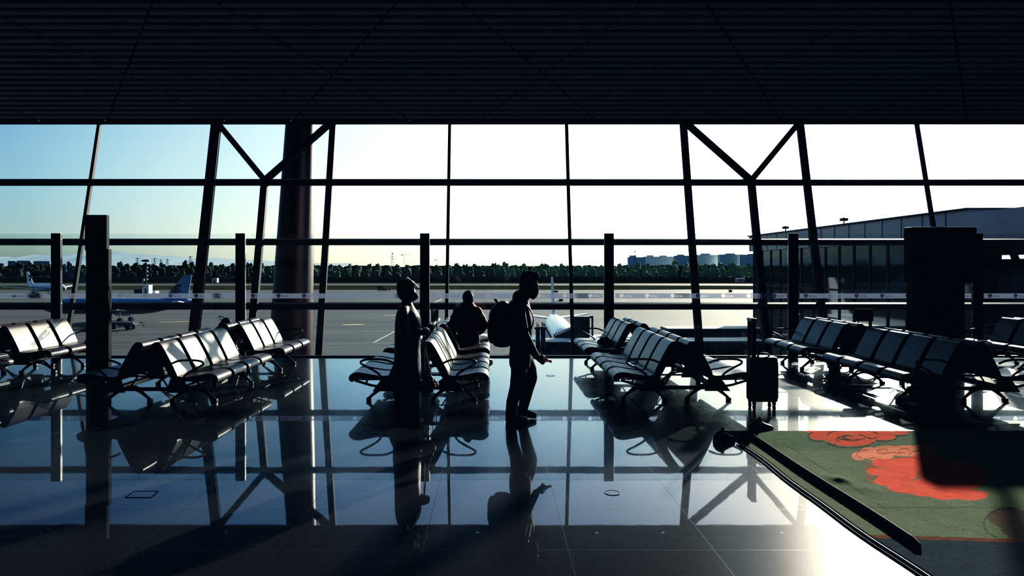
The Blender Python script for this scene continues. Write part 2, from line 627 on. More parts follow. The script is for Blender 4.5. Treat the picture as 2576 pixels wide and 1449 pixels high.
pitch = 3.61
m0 = (1129 - CX) / F * wz(4.35)                          # the slender mullion at px 1129
tn = 3
heavy = {-2, 2, 3, -1}
H0, H1 = -5.0, 9.4
rows = [-5, -3.0, -1.17, .66, 2.53, 4.35, 6.3, 8.2, 9.4]
for i in range(-6, 7):
    x = m0 + pitch * i
    if i in (-2,):
        wd = .30
    elif i in (2, 3):
        wd = .21
    elif i == -1:
        wd = .19
    else:
        wd = .095
    struct(MB().beam(WP(x, H0), WP(x, H1), wd, .11, (0, -1, .25)).obj('trim_%d' % tn, 'frame')); tn += 1
for h in rows[1:-1]:
    dd = .17 if h in (2.53, .66) else .19
    struct(MB().beam(WP(-24, h), WP(24, h), .16, dd, (0, -.25, 1)).obj('trim_%d' % tn, 'frame')); tn += 1
for a, b in ((-2, -1), (2, 3)):                          # Y braces
    xa, xb = m0 + pitch * a, m0 + pitch * b
    xm = (xa + xb) / 2 - (.13 if a < 0 else -.1)
    for p, q, wd in ((WP(xm, H0, -.06), WP(xm, 4.4, -.06), .2), (WP(xm, 4.4, -.06), WP(xa + .05, 6.25, -.06), .17), (WP(xm, 4.4, -.06), WP(xb - .05, 6.25, -.06), .17)):
        struct(MB().beam(p, q, wd, .16, (0, -1, .25)).obj('trim_%d' % tn, 'frame')); tn += 1
wn = 1
for i in range(-7, 7):
    x0, x1 = m0 + pitch * i, m0 + pitch * (i + 1)
    x0, x1 = max(-24, x0), min(24, x1)
    mb = MB()
    for a, b in zip(rows[:-1], rows[1:]):
        mb.add([WP(x0 + .03, a + .05, .03), WP(x1 - .03, a + .05, .03), WP(x1 - .03, b - .05, .03), WP(x0 + .03, b - .05, .03)], [(0, 1, 2, 3)])
    struct(mb.obj('window_%d' % wn, 'glass', None, False)); wn += 1

# leaning tapered column just outside the wall
b0, t0 = W(730, 900, 23.0), W(757, 300, 24.6)
mb = MB()
d = (t0 - b0)
bb, tt = b0 - d * .9, t0 + d * .32
rr = [.725 - .205 * ((q) / 10 - .9 / 2.2) / (1 / 2.2) for q in range(11)]
pts = [bb.lerp(tt, q / 10) for q in range(11)]
mb.tube(pts, rr, 48)
o = mb.obj('column', 'column')
tag(o, 'thick round dark red column leaning beyond the glass at left of centre', 'column', kind='structure')

# ------------------------------------------------------------------ glass barrier with film band
posts = [-8.61 + 3.633 * k for k in range(6)]
names = ['first', 'second', 'third', 'fourth', 'fifth', 'sixth']
POSTLAB = ['square black glass-barrier post at the left, beside the tall left pylon board',
           'square black barrier post just left of the red column',
           'square black barrier post behind the woman with the face shield',
           'square black barrier post right of the man with the backpack',
           'square black barrier post just right of the upright suitcase',
           'square black barrier post partly hidden by the wide black board at right']
for k, x in enumerate(posts):
    e = empty('barrier_post', (x, ZB, 0))
    MB().bbox(-.094, .094, -.035, .035, 0, 2.44, .006).obj('post_body', 'steel', e)
    MB().box(-.075, .075, -.085, .085, 0, .02).box(-.055, .055, -.075, .075, .02, .06).obj('base_plate', 'steel', e)
    tag(e, POSTLAB[k], 'post', 'posts of the glass barrier')


def text_polys(body, size, bold, sx):
    cu = bpy.data.curves.new('t', 'FONT')
    cu.body = body
    cu.size = size
    cu.offset = bold
    ob = bpy.data.objects.new('t', cu)
    COL.objects.link(ob)
    dg = bpy.context.evaluated_depsgraph_get()
    c2 = ob.to_curve(dg)
    polys = []
    for sp in c2.splines:
        if sp.type == 'BEZIER':
            bp = sp.bezier_points
            n = len(bp)
            P = []
            for i in range(n):
                a, b = bp[i], bp[(i + 1) % n]
                for j in range(4):
                    t = j / 4
                    q = (1 - t) ** 3 * a.co + 3 * (1 - t) ** 2 * t * a.handle_right + 3 * (1 - t) * t * t * b.handle_left + t ** 3 * b.co
                    P.append((q.x * sx, q.y))
            polys.append(P)
        else:
            polys.append([(p.co.x * sx, p.co.y) for p in sp.points])
    ob.to_curve_clear()
    bpy.data.objects.remove(ob)
    return polys


BC = text_polys('BCIA', .056, .0022, 1.12)


def dome(r):
    P1 = [(r * math.cos(a), r * math.sin(a)) for a in [math.radians(205 - 230 * i / 24) for i in range(25)]]
    P1 += [(.30 * r, .02 * r), (.12 * r, .22 * r), (-.12 * r, .22 * r), (-.30 * r, .02 * r)]
    P2 = [(-.16 * r, .02 * r), (0, .12 * r), (.16 * r, .02 * r), (.62 * r, -.52 * r), (.4 * r, -.78 * r), (0, -.88 * r), (-.4 * r, -.78 * r), (-.62 * r, -.52 * r)]
    P3 = [(.62 * r * math.cos(a), .45 * r + .22 * r * math.sin(a)) for a in [math.radians(170 - 160 * i / 10) for i in range(11)]]
    P3 += [(x, y - .07 * r) for x, y in reversed(P3)]
    return [P1, P2, P3]


def band_mesh(L, phase):
    cu = bpy.data.curves.new('b', 'CURVE')
    cu.dimensions = '2D'
    cu.fill_mode = 'BOTH'

    def sp(P):
        s = cu.splines.new('POLY')
        s.points.add(len(P) - 1)
        for p, q in zip(s.points, P):
            p.co = (q[0], q[1], 0, 1)
        s.use_cyclic_u = True
    sp([(0, -.05), (L, -.05), (L, .05), (0, .05)])
    x = phase
    while x + .27 < L:
        for P in dome(.043):
            sp([(x + .043 + a, b - .002) for a, b in P])
        for P in BC:
            sp([(x + .104 + a, b - .024) for a, b in P])
        x += .502
    ob = bpy.data.objects.new('b', cu)
    COL.objects.link(ob)
    dg = bpy.context.evaluated_depsgraph_get()
    me = bpy.data.meshes.new_from_object(ob.evaluated_get(dg))
    bpy.data.objects.remove(ob)
    me.materials.clear()
    me.materials.append(M['tape'])
    me.name = 'film_band'
    return me


PANLAB = ['clear barrier panel at the far left edge, left of the first post', 'clear barrier panel behind the tall left pylon board, between first and second posts',
          'clear barrier panel in front of the red column', 'clear barrier panel behind the walking man and the seated person',
          'clear barrier panel behind the fourth bench island, airliner tail near its left post', 'clear barrier panel in front of the dark glass building, left of the wide black board',
          'clear barrier panel at the far right edge, right of the sixth post']
ends = [(-12.2, posts[0])] + list(zip(posts[:-1], posts[1:])) + [(posts[-1], 13.1)]
for k, (a, b) in enumerate(ends):
    a2, b2 = a + .1, b - .1
    e = empty('glass_barrier_panel', ((a + b) / 2, ZB, 0))
    L = b2 - a2
    MB().box(-L / 2, L / 2, -.006, .006, .03, 2.425).obj('glass_pane', 'barrier', e)
    MB().box(-L / 2, L / 2, -.03, .03, 0, .03).obj('bottom_channel', 'steel', e)
    me = band_mesh(L - .05, .08)
    o = link('film_band', me, e, (-L / 2 + .025, -.012, 1.207))
    o.rotation_euler = (PI / 2, 0, 0)
    o['label'] = 'frosted lavender film strip reading BCIA with a round dome emblem'
    tag(e, PANLAB[k], 'glass barrier', 'panes of the glass barrier')

# ------------------------------------------------------------------ black display boards
def board(name, px0, px1, pyt, Z, rz, label, wide):
    x0, x1 = (px0 - CX) / F * Z, (px1 - CX) / F * Z
    h = H + (CY - pyt) / F * Z
    wd = x1 - x0
    e = empty(name, ((x0 + x1) / 2, Z, 0), rz)
    if wide:
        MB().bbox(-wd / 2, wd / 2 - .2, -.1, .1, .06, h - 1.0, .01).obj('board_body', 'black', e)
        MB().bbox(-wd / 2 - .03, wd / 2, -.13, .13, h - 1.02, h, .012).obj('header_box', 'black', e)
        MB().bbox(-wd / 2, wd / 2 - .2, -.16, .16, 0, .06, .01).obj('base_plinth', 'steel', e)
    else:
        MB().bbox(-wd / 2 + .02, wd / 2, -.05, .05, .06, h - .55, .01).obj('board_body', 'black', e)
        MB().bbox(-wd / 2 - .0, wd / 2 - .035, -.045, .045, h - .57, h, .012).obj('header_box', 'black', e)
        MB().bbox(-wd / 2 + .03, wd / 2 + .02, -.18, .18, 0, .06, .01).obj('base_plinth', 'steel', e)
        MB().tube([(wd / 2 + .005, -.03, h - 1.15), (wd / 2 + .02, -.03, h - 1.25), (wd / 2 + .008, -.03, h - 1.5), (wd / 2 + .005, -.03, h - 1.7)], .008, 6).obj('cable', 'rubber', e)
    tag(e, label, 'display board')


board('display_board', 217, 277, 541, 11.0, 0, 'tall narrow black display pylon standing between the two left bench islands', False)
board('display_board', 2288, 2445, 572, 12.6, 0, 'wide tall black display board with overhanging top at the right', True)


# ------------------------------------------------------------------ airport benches
def prof(pts, sub=4):
    return [(p.x, p.y) for p in crom([(a, b, 0) for a, b in pts], sub, True)]


BACK = prof([(.375, .40), (.335, .50), (.275, .62), (.215, .73), (.18, .785), (.145, .817), (.10, .825), (.062, .803), (.052, .765), (.085, .725), (.15, .63), (.21, .52), (.265, .42), (.30, .365), (.345, .36)])
SEAT = prof([(.355, .40), (.42, .388), (.52, .392), (.65, .413), (.75, .43), (.82, .425), (.868, .40), (.888, .362), (.875, .322), (.845, .31), (.815, .325), (.79, .352), (.68, .352), (.55, .34), (.42, .335), (.34, .35)])
PW = .545
seat_me = MB().prism(SEAT, -.222, .222).mesh('seat', 'seat')
back_me = MB().prism(BACK, -.222, .222).mesh('backrest', 'seat')
back_me.materials.append(M['black'])
for p_ in back_me.polygons:                               # rear faces and edges painted black, keeping the gap between backs dark
    c_ = p_.center
    fz = .40 + (.375 - c_.x) * 1.75
    if abs(p_.normal.y) > .9 or (p_.normal.x < -.05 and c_.z < .76):
        p_.material_index = 1
mb = MB()
arch = crom([(.15, 0, .035), (.27, 0, .125), (.36, 0, .168), (.425, 0, .178), (.49, 0, .168), (.58, 0, .125), (.70, 0, .035)], 4)
mb.tube(arch, .016, 8)
mb.tube([(.15, 0, .04), (.33, 0, .205)], .015, 8).tube([(.70, 0, .04), (.52, 0, .205)], .015, 8)
mb.tube([(.33, 0, .205), (.52, 0, .205)], .016, 8)
for u in (.15, .70):
    mb.bbox(u - .03, u + .03, -.03, .03, 0, .045, .01)
leg_me = mb.mesh('leg', 'steel')
mb = MB()
mb.tube([(.36, 0, .235), (.60, 0, .275), (.80, 0, .335)], .016, 8).tube([(.66, 0, .29), (.645, 0, .345)], .013, 8).tube([(.40, 0, .345), (.80, 0, .35)], .01, 8)
mb.prism([(.26, .20), (.58, .20), (.47, .35), (.31, .37)], -.012, .012, False)
brk_me = mb.mesh('seat_bracket', 'steel')
mb = MB()
mb.tube(crom([(.31, 0, .555), (.42, 0, .597), (.58, 0, .605), (.68, 0, .595), (.725, 0, .57), (.705, 0, .54), (.60, 0, .485), (.50, 0, .42), (.47, 0, .37)], 4), .014, 8)
arm_me = mb.mesh('armrest', 'steel')


def bench(n):
    e = empty('double_bench')
    L = n * PW
    for sg, rz in ((1, 0), (-1, PI)):
        for i in range(n):
            y = (i + .5) * PW
            link('seat', seat_me, e, (0, y, 0), rz)
            link('backrest', back_me, e, (0, y, 0), rz)
        for y in (.42, L - .42):
            link('leg', leg_me, e, (0, y, 0), rz)
        for y in (.0, L / 2 if n == 4 else L * 2 / 3, L):
            link('seat_bracket', brk_me, e, (0, min(max(y, .012), L - .012), 0), rz)
        for y in ((.0,) if n == 4 else (L,)):
            link('armrest', arm_me, e, (0, y, 0), rz)
    for sg in (1, -1):
        MB().bbox(sg * .425 - .035, sg * .425 + .035, -.02, L + .02, .205, .26, .008).obj('beam', 'steel', e)
    for y in (.1, L - .1):
        MB().bbox(-.43, .43, y - .02, y + .02, .205, .25, .006).tube([(-.24, y, .25), (-.15, y, .38)], .012, 6).tube([(.24, y, .25), (.15, y, .38)], .012, 6) \
            .tube([(-.28, y, .39), (.28, y, .39)], .012, 6).obj('cross_bar', 'steel', e)
    return e


BL = [(4, 6.03, 8.55, 'row of brown seats back to back just right of the suitcase, nearer half'),
      (3, 6.03, 11.35, 'row of brown seats back to back right of the suitcase, half nearer the glass'),
      (4, 2.42, 8.62, 'double bench of brown seats left of the suitcase, nearer four-a-side half'),
      (3, 2.42, 11.4, 'double bench of brown seats left of the suitcase, three-a-side half by the glass'),
      (4, -.94, 8.6, 'double bench of brown seats right behind the woman in the face shield'),
      (3, -.94, 11.3, 'double bench carrying the seated person in red, beside the glass barrier'),
      (4, -4.33, 8.5, 'double bench with four brightly sunlit backs, nearest the left display pylon'),
      (3, -4.33, 11.25, 'double bench with three sunlit backs in front of the red column'),
      (4, -8.0, 8.0, 'double bench mostly cut off by the left edge of the picture'),
      (3, -8.0, 10.95, 'double bench with three sunlit backs left of the tall narrow pylon'),
      (3, 9.75, 11.3, 'dark double bench at the far right edge, right of the wide black board')]
pro = {}
for n, x, y, lab in BL:
    if n not in pro:
        pro[n] = o = bench(n)
    else:
        o = copy_tree(pro[n])
    o.location = (x, y, 0)
    tag(o, lab, 'bench', 'double benches in islands across the gate lounge')

# small sign panels standing on two islands
def bench_sign(x, y, wd, rz, label):
    e = empty('bench_sign', (x, y, .82), rz)
    MB().bbox(-wd / 2, wd / 2, -.012, .012, .07, .27, .004).obj('sign_panel', 'black', e)
    for u in (-.3, .3):
        MB().tube([(u * wd, 0, -.47), (u * wd, 0, .08)], .008, 6).obj('support_rod', 'steel', e)
    tag(e, label, 'sign')


bench_sign(-.94, 11.05, .26, math.radians(72), 'small upright panel on rods among the bench backs beside the face-shield woman')
bench_sign(6.03, 11.1, .30, 0, 'small dark rectangular panel on rods above the bench right of the suitcase')


# ------------------------------------------------------------------ people
def rows_px(rows, s, X0, Z0, hw):                        # side silhouettes given as (py, px back, px front, half width)
    out = []
    for py, a, b, q in rows:
        out.append(((a + b) / 2 / s + X0, Z0, H - (py - CY) / s, (b - a) / 2 / s, q))
    return out


def hand(mb, wrist, dirv, side, palm_n, curl=.6, sc=1.0, thumb=True):
    """palm + five fingers; dirv = along hand, side = across towards the thumb, palm_n = palm normal"""
    d, q, n = Vector(dirv).normalized(), Vector(side).normalized(), Vector(palm_n).normalized()
    w = Vector(wrist)
    mb.limb([w, w + d * .05 * sc, w + d * .09 * sc], [(.03 * sc, .017 * sc), (.04 * sc, .016 * sc), (.036 * sc, .014 * sc)], 12, 3)
    for i, (off, ln) in enumerate(((.029, .075), (.010, .084), (-.010, .078), (-.029, .06))):
        p = w + d * .085 * sc + q * off * sc
        pts = [p - d * .03 * sc, p]
        dd = d.copy()
        for k in range(3):
            a = curl * (.55 + .35 * k)
            dd = (d * math.cos(a * (k + 1) * .6) + n * math.sin(a * (k + 1) * .6)).normalized()
            pts.append(pts[-1] + dd * ln * sc * (.45, .32, .23)[k])
        mb.limb(pts, [.0095 * sc, .0095 * sc, .009 * sc, .0085 * sc, .0075 * sc], 8, 2)
    if thumb:
        p = w + d * .03 * sc + q * .025 * sc
        t = (d * .7 + q * .75 + n * .35).normalized()
        t2 = (d * .85 + q * .2 + n * .6).normalized()
        mb.limb([p - q * .015, p + t * .04 * sc, p + t * .04 * sc + t2 * .03 * sc, p + t * .04 * sc + t2 * .055 * sc], [.013 * sc, .012 * sc, .011 * sc, .009 * sc], 8, 2)


def px2(s, Z0):
    return lambda px, py, dy=0: Vector(((px - CX) / s, Z0 + dy, H - (py - CY) / s))


def shoe_parts(p, heel, toe, lift=0):                     # p: parent; heel / toe floor points
    heel, toe = Vector(heel), Vector(toe)
    d = toe - heel
    L = d.length
    mx = Matrix.Translation(heel) @ d.to_track_quat('X', 'Z').to_matrix().to_4x4()
    mb = MB()
    up = [(0.0, .02, .09), (.05, .07, .10), (.16, .082, .085), (.45, .084, .07), (.75, .095, .05), (.93, .08, .04), (1.0, .04, .03)]
    rings = []
    n = 12
    for t, wd, hh in up:
        ring = []
        for j in range(n):
            a = 2 * PI * j / n
            ring.append(mx @ Vector((t * L, wd / 2 * math.cos(a), .022 + max(0, hh * (.5 + .5 * math.sin(a))))))
        rings.append(ring)
    vsx = [v for r_ in rings for v in r_]
    mb.add(vsx, [(i * n + j, i * n + (j + 1) % n, (i + 1) * n + (j + 1) % n, (i + 1) * n + j) for i in range(len(rings) - 1) for j in range(n)], True)
    mb.add(rings[0], [tuple(range(n))]).add(rings[-1], [tuple(range(n))])
    sh = mb.obj('shoe', 'shoe', p)
    mb = MB()
    out = [(t * L, wd / 2 + .004) for t, wd, hh in up]
    poly = [(a, b) for a, b in out] + [(a, -b) for a, b in reversed(out)]
    k = len(poly)
    mb.add([mx @ Vector((a, b, z)) for z in (0, .025) for a, b in poly], [tuple(reversed(range(k))), tuple(range(k, 2 * k))] + [(i, (i + 1) % k, k + (i + 1) % k, k + i) for i in range(k)])
    mb.obj('sole', 'sole', sh)
    return sh


# --- walking man in profile, facing right
s, Z0 = 218.7, 7.85
P = px2(s, Z0)
ox = -CX / s
HEAD = [(684, 1326, 1338, .03), (687, 1317, 1349, .06), (692, 1311, 1353, .075), (699, 1308, 1354, .082), (706, 1307, 1353, .083), (712, 1307, 1353, .083),
        (718, 1308, 1355.5, .08), (722, 1308, 1353, .078), (730, 1309, 1351, .073), (738, 1311, 1350, .066), (745, 1315, 1348, .055), (750, 1322, 1343, .035)]
body = MB()
body.loft(rows_px(HEAD, s, ox, Z0, 0), 20)
body.limb([P(1318, 735), P(1315, 765), P(1312, 782)], [.066, .064, .075])
body.limb([P(1311, 775), P(1312, 820), P(1311, 860), P(1309, 905)], [(.09, .15), (.115, .165), (.105, .15), (.11, .155)], 18)
body.limb([P(1309, 905, -.09), P(1304, 940, -.1), P(1298, 975, -.1), P(1290, 1010, -.1), P(1285, 1048, -.1)], [.088, .078, .06, .056, .042])
body.limb([P(1316, 900, .09), P(1330, 930, .1), P(1337, 952, .1), P(1326, 992, .1), P(1317, 1036, .1)], [.088, .076, .06, .054, .04])
body.limb([P(1285, 1050, -.1), P(1298, 1057, -.1), P(1312, 1060, -.1)], [.038, .036, .026])
body.limb([P(1317, 1038, .1), P(1328, 1047, .1), P(1340, 1052, .1)], [.036, .034, .024])
shR, elR, wrR = P(1303, 775, -.19), P(1316, 838, -.24), P(1346, 890, -.2)
body.limb([shR, elR], [.055, .042]); body.limb([elR, wrR], [.042, .028])
shL, elL, wrL = P(1309, 775, .19), P(1315, 840, .25), P(1325, 895, .22)
body.limb([shL, elL], [.055, .042]); body.limb([elL, wrL], [.042, .028])
body.limb([P(1306, 775, -.18), P(1306, 772, 0), P(1308, 775, .18)], [.06, .075, .06])
hand(body, wrR, Vector((.07, 0, -.06)), (.3, -.1, .55), (.1, .9, -.2), .95, .92)
hand(body, wrL, Vector((.04, -.02, -.09)), (.7, -.2, .2), (0, -1, 0), .5)
for sg in (-1, 1):
    body.ball((P(1327, 720)[0], Z0 + sg * .082, P(1327, 720)[2]), (.018, .012, .032), 8, 6)
man = fuse(body, 'person', 'skin', None, .0075, 3)
tag(man, 'person walking right with a black backpack and face mask, holding an amber bottle', 'person')
jk = MB()
jk.limb([P(1309, 772), P(1312, 815), P(1311, 860), P(1309, 902)], [(.115, .19), (.135, .19), (.125, .175), (.13, .175)], 18)
jk.limb([P(1304, 770, -.17), P(1306, 762, 0), P(1308, 770, .17)], [.075, .085, .075])
jk.limb([shR, elR, wrR], [.072, .06, .043]); jk.limb([shL, elL, wrL], [.072, .06, .043])
jk.limb([P(1310, 762), P(1307, 748)], [.09, .086])
jk.limb([P(1301, 752, 0), P(1299, 742, 0)], [(.02, .05), (.012, .045)])
fuse(jk, 'jacket', 'jacket', man, .012, 3)
tr = MB()
tr.limb([P(1308, 890, 0), P(1308, 912, 0)], [(.125, .165), (.125, .165)], 18)
tr.limb([P(1306, 900, -.085), P(1304, 940, -.1), P(1297, 975, -.1), P(1288, 1008, -.1), P(1284, 1048, -.1)], [.1, .09, .075, .07, .062])
tr.limb([P(1317, 900, .085), P(1331, 930, .1), P(1336, 952, .1), P(1326, 990, .1), P(1317, 1030, .1)], [.1, .092, .082, .072, .06])
fuse(tr, 'trousers', 'denim', man, .012, 3)
for sg in (-1, 1):
    MB().ball((P(1350, 714)[0], Z0 + sg * .034, P(1350, 714)[2]), (.012, .014, .012), 10, 8).obj('eye', 'sole', man)
hr = MB()
HR = [(682, 1324, 1340, .035), (685, 1315, 1351, .066), (690, 1310, 1357, .08), (697, 1306.5, 1359, .087), (703, 1305.5, 1356, .088), (708, 1305.5, 1340, .088), (714, 1305.5, 1333, .087), (722, 1306, 1325, .082), (731, 1307, 1319, .07), (737, 1309, 1315, .05)]
hr.loft(rows_px(HR, s, ox, Z0, 0), 20)
fuse(hr, 'hair', 'hair', man, .008, 2)
mk = MB()
mk.loft(rows_px([(722, 1340, 1355.5, .04), (727, 1335, 1356, .06), (733, 1333, 1355.5, .068), (740, 1334, 1354, .062), (747, 1336, 1350, .05), (753, 1336, 1344, .03)], s, ox, Z0, 0), 16)
fuse(mk, 'face_mask', 'mask', man, .007, 2)
shoe_parts(man, (P(1272, 1060)[0], Z0 - .1, 0), (P(1326, 1060)[0], Z0 - .11, 0))
sh = shoe_parts(man, (P(1301, 1052)[0], Z0 + .1, .035), (P(1350, 1060)[0], Z0 + .09, .012))

e = empty('backpack', P(1262, 870))
o0 = P(1262, 870)
mb = MB()
PK = [(872, 1252, 1276, .09), (869, 1243, 1284, .135), (860, 1237, 1287, .155), (840, 1231, 1288, .165), (815, 1229, 1288, .165), (793, 1229.5, 1287, .16), (778, 1234, 1285, .15), (766, 1244, 1281, .13), (759, 1256, 1277, .1), (756, 1262, 1273, .05)]
mb.loft(rows_px(PK, s, ox, Z0, 0), 24, 2.6)
o = fuse(mb, 'main_compartment', 'nylon', None, .012, 4); o.parent = e; o.matrix_parent_inverse = Matrix.Translation(-o0)
mb = MB()
mb.loft(rows_px([(862, 1231, 1246, .11), (850, 1226.5, 1245, .125), (820, 1225.5, 1245, .125), (806, 1227, 1245, .11), (800, 1232, 1245, .08)], s, ox, Z0, 0), 20, 2.6)
o = fuse(mb, 'front_pocket', 'nylon', None, .01, 3); o.parent = e; o.matrix_parent_inverse = Matrix.Translation(-o0)
mb = MB().tube([P(1257, 764), P(1247, 757), P(1244, 753), P(1249, 754), P(1253, 762)], .012, 8)
o = mb.obj('carry_handle', 'nylon', e); o.matrix_parent_inverse = Matrix.Translation(-o0)
for sg in (-.13, .13):
    mb = MB().tube(crom([P(1278, 775, sg), P(1290, 756, sg), P(1308, 755, sg), P(1334, 780, sg * 1.2), P(1338, 815, sg * 1.3), P(1310, 850, sg * 1.5), P(1284, 862, sg)], 4), [(.008, .03)] * 25, 8)
    o = mb.obj('shoulder_strap', 'nylon', e); o.matrix_parent_inverse = Matrix.Translation(-o0)
tag(e, 'bulky black backpack worn by the walking man', 'backpack')

hb = wrR + Vector((.07, 0, -.06)).normalized() * .085 + Vector((.035, .03, .008))
e = empty('drink_bottle', hb)
dv = Vector((.9, .05, -.25)).normalized()
qm = dv.to_track_quat('Z', 'Y').to_matrix().to_4x4()
mb = MB().loft([(0, 0, -.065, .018, .018), (0, 0, -.06, .023, .023), (0, 0, .02, .023, .023), (0, 0, .035, .016, .016), (0, 0, .05, .011, .011), (0, 0, .055, .011, .011)], 16)
mb.v = [tuple(qm @ Vector(v)) for v in mb.v]
mb.obj('bottle_body', 'amber', e)
mb = MB().loft([(0, 0, .055, .015, .015), (0, 0, .078, .015, .015)], 14)
mb.v = [tuple(qm @ Vector(v)) for v in mb.v]
mb.obj('cap', 'orange', e)
tag(e, 'small amber drink bottle in the walking man\'s hand', 'bottle')

# --- woman with the face shield, long dark coat, facing right
s, Z0 = 212.0, 8.08
P = px2(s, Z0)
ox = -CX / s
body = MB()
HEADW = [(704, 1011, 1026, .03), (707, 1005, 1036, .06), (713, 1001, 1041, .075), (720, 999, 1043, .08), (727, 999, 1044, .08), (733, 1000, 1046, .078), (737, 1001, 1048, .075), (742, 1003, 1046, .07), (748, 1007, 1045, .06), (753, 1014, 1043, .045), (757, 1022, 1039, .03)]
body.loft(rows_px(HEADW, s, ox, Z0, 0), 20)
body.limb([P(1023, 745), P(1022, 772)], [.056, .058])
body.limb([P(1024, 780), P(1029, 815), P(1027, 850), P(1026, 890)], [(.085, .13), (.11, .145), (.095, .125), (.12, .15)], 18)
for sg in (-.085, .085):
    body.limb([P(1026, 895, sg), P(1028, 955, sg), P(1024, 1030, sg)], [.085, .055, .036])
    body.limb([P(1023, 1034, sg), P(1034, 1040, sg), P(1048, 1042, sg)], [.033, .032, .022])
W_ = []
for sg in (-1, 1):
    sh_, el_, wr_ = P(1019, 785, sg * .165), P(1024, 838, sg * .21), P(1056, 836, sg * .1)
    W_.append((sh_, el_, wr_))
    body.limb([sh_, el_], [.048, .038]); body.limb([el_, wr_], [.038, .025])
    hand(body, wr_, (.09, -sg * .03, .005), (0, -sg * .4, .9), (-.1, -sg, -.2), .8, .92)
body.limb([P(1019, 783, -.15), P(1019, 780, 0), P(1019, 783, .15)], [.055, .065, .055])
body.ball((P(1021, 732)[0], Z0 - .079, P(1021, 732)[2]), (.017, .011, .03), 8, 6)
body.ball((P(1021, 732)[0], Z0 + .079, P(1021, 732)[2]), (.017, .011, .03), 8, 6)
wom = fuse(body, 'person', 'skin', None, .0075, 3)
tag(wom, 'person in a clear face shield and long dark coat standing before the middle bench', 'person')
ct = MB()
CT = [(1038, 1000, 1058, .17), (1028, 995, 1060, .19), (985, 990, 1060, .19), (940, 989, 1060, .185), (905, 992, 1059, .18), (870, 993, 1058, .16), (840, 993.5, 1059, .16), (815, 994, 1061, .17), (797, 996, 1058, .18), (784, 999, 1051, .17), (775, 1003, 1045, .12), (767, 1007, 1040, .075), (758, 1010, 1036, .06)]
ct.loft(rows_px(CT, s, ox, Z0, 0), 28)
for a, b, c_ in W_:
    ct.limb([a, b, c_], [.064, .056, .044])
ct.limb([P(1019, 781, -.14), P(1020, 774, 0), P(1019, 781, .14)], [.066, .075, .066])
fuse(ct, 'long_coat', 'navy', wom, .011, 3)
for sg in (-1, 1):
    MB().ball((P(1041, 728)[0], Z0 + sg * .032, P(1041, 728)[2]), (.012, .014, .012), 10, 8).obj('eye', 'sole', wom)
hr = MB()
HRW = [(702, 1011, 1027, .035), (705, 1003, 1038, .07), (711, 999, 1044, .084), (718, 998, 1045, .089), (724, 998, 1036, .09), (733, 998.5, 1028, .088), (742, 1001, 1022, .08), (750, 1006, 1018, .065), (755, 1010, 1015, .04)]
hr.loft(rows_px(HRW, s, ox, Z0, 0), 20)
fuse(hr, 'hair', 'hair', wom, .008, 2)
mk = MB()
mk.loft(rows_px([(735, 1041, 1049, .022), (739, 1037, 1052, .042), (743, 1034, 1054.5, .055), (750, 1033, 1052.5, .052), (755, 1032, 1046, .04), (759, 1033, 1040, .025)], s, ox, Z0, 0), 16)
o = fuse(mk, 'face_mask', 'palemask', wom, .007, 2)
mb = MB()                                                 # curved clear visor, open at the back
n = 14
vis = []
for j in range(n + 1):
    a = -1.9 + 3.8 * j / n
    cxx, r1 = P(1022, 720)[0], .105
    top = Vector((P(1020, 0)[0] + .04 * math.cos(a) - .01, Z0 + .1 * math.sin(a), P(0, 697 + 5 * (1 - math.cos(a)))[2]))
    bot = Vector((P(1022, 0)[0] + .158 * math.cos(a), Z0 + .125 * math.sin(a), P(0, 722 + 16 * max(0, 1 - math.cos(a)) * .3)[2]))
    vis += [top, bot]
mb.add(vis, [(2 * j, 2 * j + 1, 2 * j + 3, 2 * j + 2) for j in range(n)], True)
mb.obj('face_shield', 'shield', wom, False)
mb = MB().tube([vis[2 * j + 1] for j in range(n + 1)], .0022, 6)
mb.tube([vis[2 * j] for j in range(n + 1)], .0022, 6)
mb.obj('shield_edge', 'vest', wom)
for sg in (-.08, .08):
    shoe_parts(wom, (P(1010, 1046)[0], Z0 + sg, 0), (P(1058, 1046)[0], Z0 + sg, 0))
e = empty('handbag', P(1078, 990, -.02))
o0 = P(1078, 990, -.02)
mb = MB().loft([(-.01, 0, .02, .05, .03), (-.01, 0, .04, .075, .045), (-.005, 0, .12, .075, .045), (0, 0, .2, .06, .035), (0, 0, .22, .04, .02)], 20, 3)
mb.obj('bag_body', 'nylon', e)
mb = MB().tube(crom([(-.04, 0, .2), (-.045, 0, .45), (-.05, 0, .70), (-.02, 0, .45), (.035, 0, .2)], 4), .007, 6)
mb.obj('strap', 'nylon', e)
MB().bbox(.065, .09, -.02, .02, .08, .13, .003).obj('tag', 'redtag', e)
tag(e, 'dark handbag with a red tag hanging in front of the face-shield woman', 'handbag')

